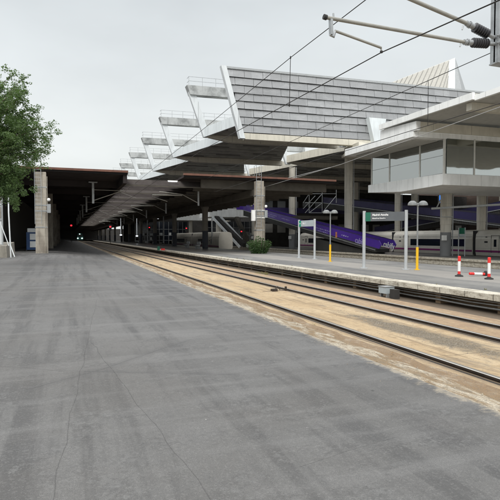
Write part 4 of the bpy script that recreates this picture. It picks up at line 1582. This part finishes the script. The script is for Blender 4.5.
# ------------------------------------------------------------------ platform furniture
def sign(pa, pb, ztop, hboard, label, boardmat, greenmat, lines, name='platform_sign', pw=0.075):
    t = thing(name, (pa.x, pa.y, 0.3), label, 'sign')
    xd = (pb - pa); xd.z = 0; xd.normalize()
    nrm = Vector((xd.y, -xd.x, 0))
    for p in (pa, pb):
        b = MB(); b.tube([(p.x, p.y, 0.3), (p.x, p.y, ztop + 0.04)], pw, 12)
        b.lathe((p.x, p.y, 0.3), [(pw * 2.6, 0), (pw * 2.6, 0.03), (0, 0.03)], 14)
        b.build('post', M['greypaint'], t)
    a = pa + xd * pw; c = pb - xd * pw
    b = MB()
    z1, z0 = ztop - 0.03, ztop - 0.03 - hboard
    hh = nrm * 0.04
    b.hexa([(a + hh).to_2d().to_3d() + Vector((0, 0, z0)), (c + hh).to_2d().to_3d() + Vector((0, 0, z0)), (c - hh).to_2d().to_3d() + Vector((0, 0, z0)), (a - hh).to_2d().to_3d() + Vector((0, 0, z0)),
            (a + hh).to_2d().to_3d() + Vector((0, 0, z1)), (c + hh).to_2d().to_3d() + Vector((0, 0, z1)), (c - hh).to_2d().to_3d() + Vector((0, 0, z1)), (a - hh).to_2d().to_3d() + Vector((0, 0, z1))])
    bd = b.build('board', boardmat, t)
    return t, bd, a, c, xd, nrm, z0, z1

pa, pb = atZ(364, 268.3, 0.3), atZ(406, 269.6, 0.3)
pb = Vector((pb.x, pb.y, 0.3))
t, bd, a, c, xd, nrm, z0, z1 = sign(pa, pb, 3.0, 0.42, 'long slate grey station name sign on two pale posts', M['signgrey'], M['darkgreen'], None)
b = MB(); o_ = nrm * 0.044
gw = 0.24
b.prism([a + o_ + Vector((0, 0, z0 - a.z)), a + o_ + xd * gw + Vector((0, 0, z0 - a.z)), a + o_ + xd * gw + Vector((0, 0, z1 - a.z)), a + o_ + Vector((0, 0, z1 - a.z))], nrm * 0.004)
b.build('green_block', M['darkgreen'], bd)
org = a + nrm * 0.05 + xd * (gw + 0.08); org.z = z1 - 0.13
text_mesh('Madrid Atocha', 0.125, 0.003, 'lettering', M['whiteprint'], bd, org, xd, (0, 0, 1), 0.005, 0.15)
org = org.copy(); org.z = z1 - 0.29
text_mesh('Almudena Grandes', 0.08, 0.003, 'lettering', M['whiteprint'], bd, org, xd, (0, 0, 1), 0.003)

pa, pb = atZ(299, 258.0, 0.3), atZ(314.6, 259.2, 0.3)
t, bd, a, c, xd, nrm, z0, z1 = sign(pa, pb, 2.98, 0.42, 'small pale platform number sign with green square on two white posts', M['signpale'], M['green'], None)
b = MB(); o_ = nrm * 0.044
b.prism([a + o_ + Vector((0, 0, z0 - a.z)), a + o_ + xd * 0.27 + Vector((0, 0, z0 - a.z)), a + o_ + xd * 0.27 + Vector((0, 0, z1 - a.z)), a + o_ + Vector((0, 0, z1 - a.z))], nrm * 0.004)
b.build('green_square', M['green'], bd)
org = a + nrm * 0.052 + xd * 0.06; org.z = (z0 + z1) / 2
text_mesh('adif', 0.10, 0.003, 'emblem', M['whiteprint'], bd, org, xd, (0, 0, 1), 0.002)
org = a + nrm * 0.05 + xd * 0.50; org.z = (z0 + z1) / 2
text_mesh('Vía 1', 0.19, 0.003, 'lettering', M['whiteprint'], bd, org, xd, (0, 0, 1), 0.006)

def lamp(p, label):
    t = thing('platform_lamp', (p.x, p.y, 0.3), label, 'lamp post', 'twin lamp posts on the platform')
    x, y = p.x, p.y
    b = MB(); b.tube([(x, y, 1.3), (x, y, 3.28)], 0.035, 10); b.build('post', M['lamppost'], t)
    b = MB(); b.tube([(x, y, 0.3), (x, y, 1.34)], 0.06, 12); b.lathe((x, y, 0.3), [(0.13, 0), (0.13, 0.03), (0, 0.03)], 12); b.build('yellow_sleeve', M['yellow'], t)
    b = MB(); b.tube([(x - 0.2 * CY, y + 0.2 * SY, 3.26), (x + 0.2 * CY, y - 0.2 * SY, 3.26)], 0.03, 8)
    b.lathe((x, y, 3.2), [(0.06, 0), (0.06, 0.12), (0, 0.15)], 10)
    b.build('cross_arm', M['lamppost'], t)
    for s in (-1, 1):
        cx_, cy_ = x + s * 0.24 * CY, y - s * 0.24 * SY
        b = MB(); b.lathe((cx_, cy_, 3.26), [(0.215, -0.02), (0.215, 0.0), (0.20, 0.07), (0.15, 0.14), (0.08, 0.18), (0, 0.19)], 18)
        b.lathe((cx_, cy_, 3.24), [(0, -0.015), (0.2, 0.0)], 18)
        b.build('lamp_head', M['lampglass'], t)
    return t
lp = lamp(atZ(417.3, 269.9, 0.3), 'twin headed lamp post with yellow base beside the long grey sign')
q = atZ(330.2, 261.6, 0.3)
copy_tree(lp, (q.x, q.y, 0.3), 'twin headed lamp post with yellow base between the two platform signs')

def bollard(p, label, lying=False, az=0.0):
    t = thing('delineator_post', (p.x, p.y, 0.3), label, 'bollard', 'red and white plastic posts on the platform')
    def seg(nm, mat, z0, z1, r, cap=False):
        b = MB(); pr = [(0, z0), (r, z0), (r, z1), (r * 0.7, z1 + 0.02), (0, z1 + 0.02)] if cap else [(r, z0), (r, z1)]
        b.lathe((p.x, p.y, 0.3), pr, 16); return b.build(nm, M[mat], t)
    seg('base', 'rubber', 0, 0.035, 0.15, True)
    seg('foot', 'rubber', 0.03, 0.07, 0.075, True)
    seg('red_foot_band', 'red', 0.06, 0.2, 0.052)
    seg('white_body', 'white', 0.2, 0.58, 0.052)
    seg('red_cap', 'red', 0.58, 0.76, 0.054, True)
    if lying:
        t.rotation_euler = (R(88), 0, az)
    return t
b1 = bollard(atZ(459.5, 276.5, 0.3), 'upright red and white plastic post left of the toppled one')
q = atZ(489.5, 279.3, 0.3)
copy_tree(b1, (q.x, q.y, 0.3), 'upright red and white plastic post right of the toppled one')
q = atZ(486.5, 275.8, 0.3)
b3 = copy_tree(b1, (q.x, q.y, 0.36), 'toppled red and white plastic post lying between the upright two')
dirn = atZ(472, 276.2, 0.3) - q
az = math.atan2(dirn.y, dirn.x)
# upright axis +Z laid over towards az
b3.rotation_euler = (0, R(87), az)
for ch in b3.children:
    if 'base' in ch.name or ch.name.startswith('foot'):
        ch.scale = (0.85, 0.85, 1)

# small white-and-green information totem on the far platform
tp = atZ(458.5, 256, -0.45)
def totem():
    pa, pb = atZ(458.5, 256.2, -0.45), atZ(464.8, 256.4, -0.45)
    t = thing('platform_totem', (pa.x, pa.y, -0.45), 'slim two post information sign with green panel on the far platform', 'sign')
    for p in (pa, pb):
        b = MB(); b.tube([(p.x, p.y, -0.45), (p.x, p.y, 2.9)], 0.06, 8); b.build('post', M['greypaint'], t)
    b = MB(); b.box(pa.x + 0.07, pb.x - 0.07, min(pa.y, pb.y) - 0.03, max(pa.y, pb.y) + 0.02, 2.15, 2.85); b.build('board', M['darkgreen'], t)
    b = MB(); b.box(pa.x + 0.07, pb.x - 0.07, min(pa.y, pb.y) - 0.03, max(pa.y, pb.y) + 0.02, 1.85, 2.12); b.build('notice', M['signpale'], t)
totem()

# equipment box under the platform edge
p = atX(387.5, 290, 10.15)
eb = thing('relay_box', (10.1, p.y, -0.1), 'pale grey electrical box standing under the platform edge beside the rails', 'box')
b = MB(); b.box(9.95, 10.3, p.y - 0.2, p.y + 0.2, -0.10, 0.12); b.build('case', M['signpale'], eb)
b = MB(); b.box(9.93, 10.32, p.y - 0.22, p.y + 0.22, 0.121, 0.135); b.build('lid', M['galv'], eb)
b = MB(); b.box(10.0, 10.2, p.y - 0.62, p.y - 0.36, -0.22, 0.08); b.build('side_unit', M['dark'], eb)
b = MB(); b.box(10.0, 10.1, p.y - 0.2, p.y - 0.14, -0.24, -0.10); b.build('foot', M['galv'], eb); b = MB(); b.box(10.0, 10.1, p.y + 0.14, p.y + 0.2, -0.24, -0.10); b.build('foot', M['galv'], eb)

# small dark switch heater piece between the rails
p = atZ(275, 292.5, -0.1)
b = MB()
b.tube([p + Vector((-0.45, 0, 0.02)), p + Vector((0.45, 0.1, 0.03))], 0.03, 6)
b.box(p.x - 0.12, p.x + 0.06, p.y - 0.1, p.y + 0.1, -0.1, 0.02)
b.tube([p + Vector((-0.02, 0, 0.08)), p + Vector((0.1, 0, 0.2)), p + Vector((0.2, 0.02, 0.08))], 0.018, 6)
b.box(p.x + 0.38, p.x + 0.44, p.y - 0.02, p.y + 0.04, -0.1, 0.09)
tag(b.build('track_fitting', M['rail'], None, p), 'small rusty metal fitting lying on the sandy slab between rails', 'track fitting')

# marker stub and reflector at the platform edge far off
p = atZ(158.5, 250.3, 0.3)
mk = thing('edge_marker', p, 'short green marker post with red reflector at the platform edge', 'marker')
b = MB(); b.box(p.x - 0.12, p.x + 0.12, p.y - 0.1, p.y + 0.1, 0.3, 0.75); b.build('post', M['darkgreen'], mk)
b = MB(); b.box(p.x + 0.3, p.x + 0.7, p.y - 0.12, p.y + 0.1, 0.3, 0.5); b.build('reflector', M['red'], mk)

# platform benches far off under the canopy
def bench(x, y, label):
    t = thing('platform_bench', (x, y, 0.3), label, 'bench', 'benches under the canopy')
    b = MB(); b.box(x - 0.25, x + 0.25, y - 0.9, y + 0.9, 0.72, 0.78); b.build('seat', M['galv'], t)
    b = MB(); b.box(x + 0.24, x + 0.3, y - 0.9, y + 0.9, 0.85, 1.2); b.build('backrest', M['galv'], t)
    for s in (-0.7, 0.7):
        b = MB(); b.box(x - 0.03, x + 0.27, y + s - 0.03, y + s + 0.03, 0.3, 0.72); b.build('leg', M['lamppost'], t)
bench(15.6, 63, 'metal bench under the canopy nearest the bush column')
bench(15.6, 69, 'metal bench under the canopy, second one towards the tunnel')

# ------------------------------------------------------------------ hall details under the glass room
p = atX(437.8, 200, 50)
ds = thing('departure_screen', p, 'blue glowing screen hanging left of the thick column', 'screen')
b = MB(); b.box(50, 51.2, p.y - 0.1, p.y + 0.1, p.z - 0.5, p.z + 0.75); b.build('case', M['rubber'], ds)
b = MB(); b.box(50.08, 51.12, p.y - 0.13, p.y - 0.105, p.z - 0.4, p.z + 0.65); b.build('display', M['screenblue'], ds)
b = MB(); b.tube([(50.6, p.y, p.z + 0.75), (50.6, p.y, p.z + 4)], 0.04, 6); b.build('hanger', M['lamppost'], ds)
# catenary cantilever on the thick column
cb = thing('overhead_bracket', (41.3, 47.4, 5), 'long pale catenary arm reaching out beside the thick round column', 'catenary bracket')
b = MB()
pL = atY(431, 208.7, 46.9); pR = atY(520, 203.5, 40.0)
b.tube([pL, pR], 0.13, 10)
b.build('arm_tube', M['greypaint'], cb)
b = MB(); pp = atY(441, 198, 46.9); b.tube([atY(436, 208, 46.9), pp], 0.07, 8); b.tube([atY(441, 217, 46.9), atY(453, 217, 46.9)], 0.05, 6); b.tube([atY(441, 217, 46.9), atY(441, 207, 46.9)], 0.05, 6)
b.build('brace', M['greypaint'], cb)

# ------------------------------------------------------------------ foreground overhead line
YM = 9.0
ms = thing('catenary_mast', (atY(497, 65, YM).x, YM, 5.5), 'grey hanging mast with two ribbed insulators and arms at top right', 'catenary mast')
def PM(u, v, dy=0): return atY(u, v, YM + dy)
mx = PM(491, 65)
b = MB()
b.box(mx.x, mx.x + 0.30, YM - 0.02, YM + 0.02, mx.z, 12)
b.box(mx.x + 0.0, mx.x + 0.025, YM - 0.12, YM + 0.12, mx.z, 12)
b.box(mx.x + 0.275, mx.x + 0.30, YM - 0.12, YM + 0.12, mx.z, 12)
b.box(mx.x - 0.02, mx.x + 0.32, YM - 0.13, YM + 0.13, mx.z - 0.03, mx.z)
b.build('post', M['galv'], ms)
b = MB()
# portal beam out of frame that carries the mast
b.box(-6, 20, YM - 0.2, YM + 0.2, 12, 12.5)
b.build('portal_beam', M['galv'], ms)
b = MB(); b.box(19.2, 19.7, YM - 0.2, YM + 0.2, 0.3, 12); b.box(-6.4, -5.9, YM - 0.2, YM + 0.2, 0.1, 12); b.build('portal_leg', M['galv'], ms)
def insulator(c0, c1):
    "from mast side c0 to tube side c1"
    d = (c1 - c0); ln = d.length; d.normalize()
    pr = [(0.0, 0), (0.05, 0), (0.05, ln * .2)]
    b = MB(); b.lathe(c0, [(0, 0), (0.045, 0.0), (0.045, ln * 0.22)], 14, d); b.build('end_fitting', M['galv'], ms); b = MB(); b.lathe(c0, [(0.06, ln * 0.74), (0.06, ln), (0, ln)], 14, d)
    b.lathe(c0, [(0.075, ln * .86), (0.075, ln * .9)], 14, d)
    b.build('tube_socket', M['galv'], ms)
    b = MB(); pr = [(0.05, ln * 0.2)]
    n_ = 7
    for k in range(n_):
        z = ln * (0.22 + 0.52 * k / n_)
        st = ln * 0.52 / n_
        pr += [(0.058, z), (0.108, z + st * 0.35), (0.105, z + st * 0.55), (0.058, z + st * 0.8)]
    pr.append((0.058, ln * 0.76))
    b.lathe(c0, pr, 18, d)
    b.build('insulator', M['insul'], ms)
insulator(PM(490.5, 40.5), PM(463, 26.5))
insulator(PM(490.5, 46.8), PM(461, 45))
for v_ in (40.5, 47.5):
    b = MB(); q = PM(493, v_)
    b.lathe(q + Vector((0, -0.16, 0)), [(0, 0), (0.055, 0.0), (0.055, 0.06), (0.03, 0.06), (0.03, 0.12)], 10, (0, 1, 0))
    b.tube([q + Vector((-0.1, -0.1, 0)), q + Vector((0.3, -0.1, 0.02))], 0.02, 6)
    b.build('clamp', M['galv'], ms)
b = MB(); b.tube([PM(464, 27), PM(394, -2.5), PM(360, -17)], 0.043, 12); b.build('upper_tube', M['tube'], ms)
b = MB(); b.tube([PM(462, 45), PM(323.5, 20.8)], [0.037, 0.037], 12); b.build('lower_tube', M['tube'], ms)
b = MB(); b.lathe(PM(325, 21.1), [(0, 0.06), (0.052, 0.06), (0.052, -0.01)], 12, (-1, 0, 0.15)); b.build('end_cap', M['rubber'], ms)
b = MB()
c0 = PM(329.5, 23); c1 = PM(330, 38)
b.tube([PM(332, 17), PM(332.5, 24)], 0.018, 6)
b.beam(c0, c1, 0.05, 0.09, (0, 1, 0))
b.tube([c1 + Vector((-0.03, 0, 0)), PM(332.6, 40), PM(334, 34)], 0.025, 6)
b.build('drop_bracket', M['galv'], ms)
b = MB()
b.tube([PM(333.5, 34), PM(379.5, 50.5)], 0.026, 8)
b.tube([PM(335.5, 33.8), PM(378, 49)], 0.012, 6)
b.tube([PM(379.3, 50), PM(379.6, 54.8)], 0.018, 6)
b.build('steady_arm', M['tube'], ms)
b = MB(); b.lathe(PM(379.6, 54.5), [(0, -0.03), (0.03, -0.02), (0.03, 0.02), (0, 0.03)], 8); b.build('wire_clip', M['rubber'], ms)
b = MB(); b.tube([PM(458, 46), PM(457, 49.5)], 0.015, 6); b.tube([PM(460, 29), PM(459, 33)], 0.015, 6); b.build('vent_pin', M['galv'], ms)
b = MB(); b.tube([PM(468, -0.5), PM(486, -0.3)], 0.05, 10); b.build('stay_insulator', M['insul'], ms)

def sagwire(pts, r, mat, label, name='overhead_wire', sag=0.0, n=6, grp=None):
    b = MB(); P = []
    for i in range(len(pts) - 1):
        a, c = Vector(pts[i]), Vector(pts[i + 1])
        k = max(2, int((c - a).length / 4)) if sag else 1
        for q in range(k):
            t = q / k
            p = a.lerp(c, t); p.z -= sag * 4 * t * (1 - t)
            P.append(p)
    P.append(Vector(pts[-1]))
    b.tube(P, r, n)
    return tag(b.build(name, mat, None, pts[0]), label, 'overhead wire', grp)
pc = PM(379.6, 55)
p200 = atX(200, 152.3, 5.75)
# contact wire: rises out of frame towards the camera, runs into the shed
pn = pc + (pc - atX(440, 28.5, 6.18)) * -1.0
far_c = Vector((5.6, 68, 5.35))
sagwire([pn + (pn - pc) * 3.2, pc, p200, far_c, (6.3, 300, 5.3)], 0.0115, M['wire'], 'contact wire clipped to the steady arm and running into the shed')
mA = atX(369, 0, 6.12); mB = atX(290, 60, 6.1); mC = atX(200, 133, 5.85)
sagwire([mA + (mA - mB) * 1.5, mA, mB, mC, (5.7, 68, 6.6), (6.3, 300, 6.6)], 0.011, M['wire'], 'messenger wire above the contact wire, crossing the arm tip')
b = MB(); q = atX(289, 106.5, 6.1); b.tube([mB, q], 0.010, 5)
b.lathe(q, [(0, -0.05), (0.025, -0.03), (0.025, 0.03), (0, 0.05)], 6); b.lathe(mB, [(0, -0.05), (0.02, -0.03), (0.02, 0.03), (0, 0.05)], 6)
tag(b.build('dropper', M['wire'], None, mB), 'vertical dropper wire in front of the clad screen', 'overhead wire')
sD0, sD1 = atX(492, 53.5, 12), atX(340, 120.4, 12)
sagwire([sD0 + (sD0 - sD1) * 0.35, sD0, sD1, atX(200, 182, 12)], 0.012, M['wire'], 'dark wire crossing the screen down from the mast foot')
sE0, sE1 = atX(500, 104, 12), atX(340, 153, 12)
sagwire([sE0 + (sE0 - sE1) * 0.4, sE0, sE1, atX(215, 192, 12)], 0.012, M['wire'], 'dark lower wire passing over the white canopy edge')
b = MB(); b.tube([atX(426.3, 83, 12), atX(426.3, 127, 12)], 0.010, 5)
tag(b.build('dropper', M['wire'], None, atX(426.3, 83, 12)), 'vertical dropper wire in front of the white canopy', 'overhead wire')
sC0, sC1 = atX(500, 107.5, 18), atX(340, 165, 18)
sagwire([sC0 + (sC0 - sC1) * 0.3, sC0, sC1, atX(262, 188, 18), (18, 200, 7.2)], 0.017, M['wirepale'], 'pale shining wire slanting across the glass room')
# far wires in front of the sawtooth bays
sagwire([atX(330, 168, 20), atX(262, 185, 20), (20, 180, 6.6)], 0.03, M['wirepale'], 'pale wire just above the rust red canopy edge')

# ------------------------------------------------------------------ left edge: plinth, hoarding, prop, machine
b = MB(); b.hexa([(-12, 36.0, 0.2), (-3.72, 36.0, 0.2), (-3.72, 41.2, 0.2), (-12, 41.2, 0.2), (-12, 36.0, 1.22), (-3.78, 36.0, 1.22), (-3.78, 41.2, 1.42), (-12, 41.2, 1.42)])
tag(b.build('concrete_plinth', M['plinth'], None, (-3.8, 36, 0.3)), 'low mossy concrete plinth at the left edge below the hoarding', 'wall')
ho = thing('hoarding', (-4.2, 37, 1.2), 'white framed hoarding panels standing on the plinth under the tree', 'hoarding')
for k in range(4):
    x1 = -4.05 - k * 1.3
    b = MB(); b.box(x1 - 1.22, x1 - 0.08, 37.02, 37.06, 1.3, 4.9); b.build('panel', M['hoard'], ho)
    b = MB()
    for (xa, xb, za, zb) in ((x1 - 0.09, x1, 1.2, 5.0), (x1 - 1.30, x1 - 1.21, 1.2, 5.0), (x1 - 1.21, x1 - 0.09, 4.9, 4.98), (x1 - 1.21, x1 - 0.09, 2.9, 2.98), (x1 - 1.21, x1 - 0.09, 3.9, 3.96)):
        b.box(xa, xb, 36.97, 37.015, za, zb)
    b.build('frame', M['galv'], ho)
    b = MB(); b.box(x1 - 0.42, x1 - 0.12, 36.985, 37.018, 3.05, 3.8); b.box(x1 - 0.42, x1 - 0.12, 36.985, 37.018, 4.05, 4.8); b.build('slatted_vent', M['plinth'], ho)
pr = thing('prop_pole', (-3.55, 35.4, 0.2), 'white slanting prop pole with braces at the foot of the hoarding', 'pole')
b = MB()
b.tube([atY(9.3, 192, 36.6), atY(9.2, 212, 35.6), atY(10.8, 257.5, 35.2)], 0.042, 8)
b.build('pole', M['hoard'], pr)
b = MB()
b.tube([atY(10.0, 244, 35.3), atY(14.5, 257, 34.9)], 0.035, 6)
b.tube([atY(-2, 215, 36.2), atY(9, 246, 35.5)], 0.03, 6)
b.build('brace', M['hoard'], pr)
b = MB(); b.box(-3.9, -3.3, 34.9, 35.6, 0.28, 0.36); b.build('foot', M['plinth'], pr)

bm_ = thing('service_machine', (-3.4, 48, 0.5), 'blue and white cabinet in the shade left of the ladder column', 'cabinet')
b = MB(); b.box(-3.6, -2.55, 50.4, 51.4, 0.62, 2.25); b.build('cabinet_body', M['blue'], bm_)
b = MB(); b.box(-3.5, -2.6, 50.36, 51.45, 2.25, 2.6); b.build('top_hood', M['hoard'], bm_)
b = MB(); b.box(-3.3, -2.7, 50.33, 50.39, 1.55, 2.1); b.box(-3.3, -2.7, 50.33, 50.39, 0.85, 1.4); b.build('front_panel', M['hoard'], bm_)
for x in (-3.6, -2.7):
    b = MB(); b.box(x - 0.06, x + 0.06, 50.45, 50.6, 0.44, 0.62); b.build('caster', M['rubber'], bm_)

# ------------------------------------------------------------------ vegetation
def leaves(b, c, rad, n, size, rnd, flat=0.75):
    for _ in range(n):
        while True:
            d = Vector((rnd.uniform(-1, 1), rnd.uniform(-1, 1), rnd.uniform(-1, 1)))
            if 0.05 < d.length < 1:
                break
        d = d * (0.55 + 0.45 * rnd.random())
        p = Vector(c) + Vector((d.x * rad[0], d.y * rad[1], d.z * rad[2]))
        s = size * rnd.uniform(0.6, 1.3)
        a = Vector((rnd.gauss(0, 1), rnd.gauss(0, 1), rnd.gauss(0, 0.6))).normalized()
        q = a.cross(Vector((rnd.gauss(0, 1), rnd.gauss(0, 1), rnd.gauss(0, 1)))).normalized()
        b.face([p - a * s, p + q * s * 0.42, p + a * s, p - q * s * 0.42])

tree = thing('elm_tree', (-6.2, 27.5, 0.1), 'leafy green tree leaning in from the left edge', 'tree')
rnd = random.Random(9)
TY = 27.5
base = Vector((-6.6, TY, 0.1))
b = MB()
fork = base + Vector((0.2, 0, 3.6))
b.tube([base, base + Vector((0.05, 0, 1.8)), fork], [0.34, 0.25, 0.22], 12)
tips = [(48, 137, 27.6), (40, 118, 28.4), (30, 92, 27.2), (16, 74, 27.8), (44, 150, 27.0), (4, 82, 28.5), (26, 172, 27), (14, 190, 27.6), (2, 192, 27), (16, 178, 28.4), (40, 128, 27), (42, 133, 28.2), (26, 80, 28),
        (30, 110, 28.9), (18, 90, 26.4), (12, 120, 29.2), (38, 140, 28.6), (-10, 84, 28), (-20, 100, 27), (30, 126, 27.9), (8, 140, 27.2), (34, 112, 28.2), (10, 100, 28.2), (-30, 130, 28.4), (0, 150, 26.2), (10, 165, 28.9), (-12, 180, 27.2), (22, 134, 26.3), (3, 105, 27.6), (-5, 130, 29.8)]
twigs = MB()
LV = MB()
for (u, v, yy) in tips:
    tip = atY(u, v, yy)
    mid = fork.lerp(tip, 0.5) + Vector((rnd.uniform(-.3, .3), rnd.uniform(-.3, .3), rnd.uniform(0.1, 0.5)))
    b.tube([fork - Vector((0, 0, 0.1)), fork.lerp(mid, 0.5) + Vector((0, 0, 0.15)), mid, mid.lerp(tip, 0.6), tip], [0.11, 0.08, 0.05, 0.025, 0.008], 6)
    for k in range(36):
        t = 0.42 + 0.56 * rnd.random()
        c = fork.lerp(tip, t) + Vector((rnd.gauss(0, .5), rnd.gauss(0, .6), rnd.gauss(0, .5)))
        leaves(LV, c, (rnd.uniform(.22, .45), rnd.uniform(.22, .45), rnd.uniform(.18, .36)), 74, 0.057, rnd)
    # loose sprays near the tips
    for k in range(6):
        d = Vector((rnd.uniform(-.2, 1), rnd.gauss(0, .5), rnd.uniform(-.5, .6))).normalized() * rnd.uniform(.35, .75)
        p0 = mid.lerp(tip, rnd.uniform(.6, 1))
        b.tube([p0, p0 + d], [0.009, 0.004], 4)
        for q in range(5):
            leaves(LV, p0 + d * (q / 4), (.10, .10, .09), 10, 0.055, rnd)
b.build('trunk', M['bark'], tree)
LV.build('crown', M['leaf'], tree)

bush = thing('bush', (15.9, 36.2, 0.3), 'round green bush growing on the platform in front of the concrete column', 'bush')
rnd = random.Random(4)
b = MB(); st = MB()
bc = atZ(259, 253.6, 0.3)
bush.location = (bc.x, bc.y, 0.3); bush['_o'] = [bc.x, bc.y, 0.3]
for k in range(95):
    a = rnd.uniform(0, 6.28); rr = rnd.random() ** 0.5
    ti = Vector((bc.x + math.cos(a) * rr * 1.15, bc.y + math.sin(a) * rr * 0.9, 0.3 + 0.45 + (1.22 - 0.75 * rr) * rnd.uniform(0.35, 1.15)))
    st.tube([(bc.x + math.cos(a) * .15, bc.y + math.sin(a) * .15, 0.3), Vector((bc.x, bc.y, .8)).lerp(ti, .6), ti], [0.015, 0.01, 0.005], 4)
    for q in range(7):
        leaves(b, Vector((bc.x + (ti.x - bc.x) * .6, bc.y + (ti.y - bc.y) * .6, 0.33)).lerp(ti, 0.08 + 0.94 * q / 6), (.13, .13, .11), 15, 0.05, rnd)
st.build('stems', M['bark'], bush)
b.build('foliage', M['bushleaf'], bush)

# weeds: along the kerb, platform edge and between the rails
b = MB(); rnd = random.Random(2)
def tuft(x, y, z, h, n):
    for _ in range(n):
        a = rnd.uniform(0, 6.28); l = h * rnd.uniform(.5, 1.1); o = rnd.uniform(0, h * .5)
        p = Vector((x + math.cos(a) * o, y + math.sin(a) * o, z))
        t = p + Vector((math.cos(a) * l * .5, math.sin(a) * l * .5, l * .8))
        s = Vector((-math.sin(a), math.cos(a), 0)) * 0.008
        b.face([p - s, p + s, t])
for k in range(70):
    tuft(18.85 + rnd.uniform(0, .3), rnd.uniform(8, 45), 0.22, rnd.uniform(.06, .16), 14)
for k in range(16):
    tuft(rnd.uniform(10.75, 11.2), rnd.uniform(8, 40), 0.3, rnd.uniform(.04, .1), 12)
for k in range(14):
    tuft(rnd.uniform(4.6, 4.9), rnd.uniform(8, 30), -0.06, rnd.uniform(.04, .1), 12)
p = atZ(262.5, 274.5, -0.1)
for k in range(10):
    tuft(p.x + rnd.uniform(-.2, .2), p.y + rnd.uniform(-.5, .5), -0.1, 0.16, 20)
stuff(b.build('weeds', leaf_mat('dry_weeds', (0.13, 0.13, 0.05), (0.26, 0.22, 0.10))), 'dry weeds along platform edges and between the rails', 'weeds')

for o in bpy.data.objects:
    if '_o' in o:
        del o['_o']
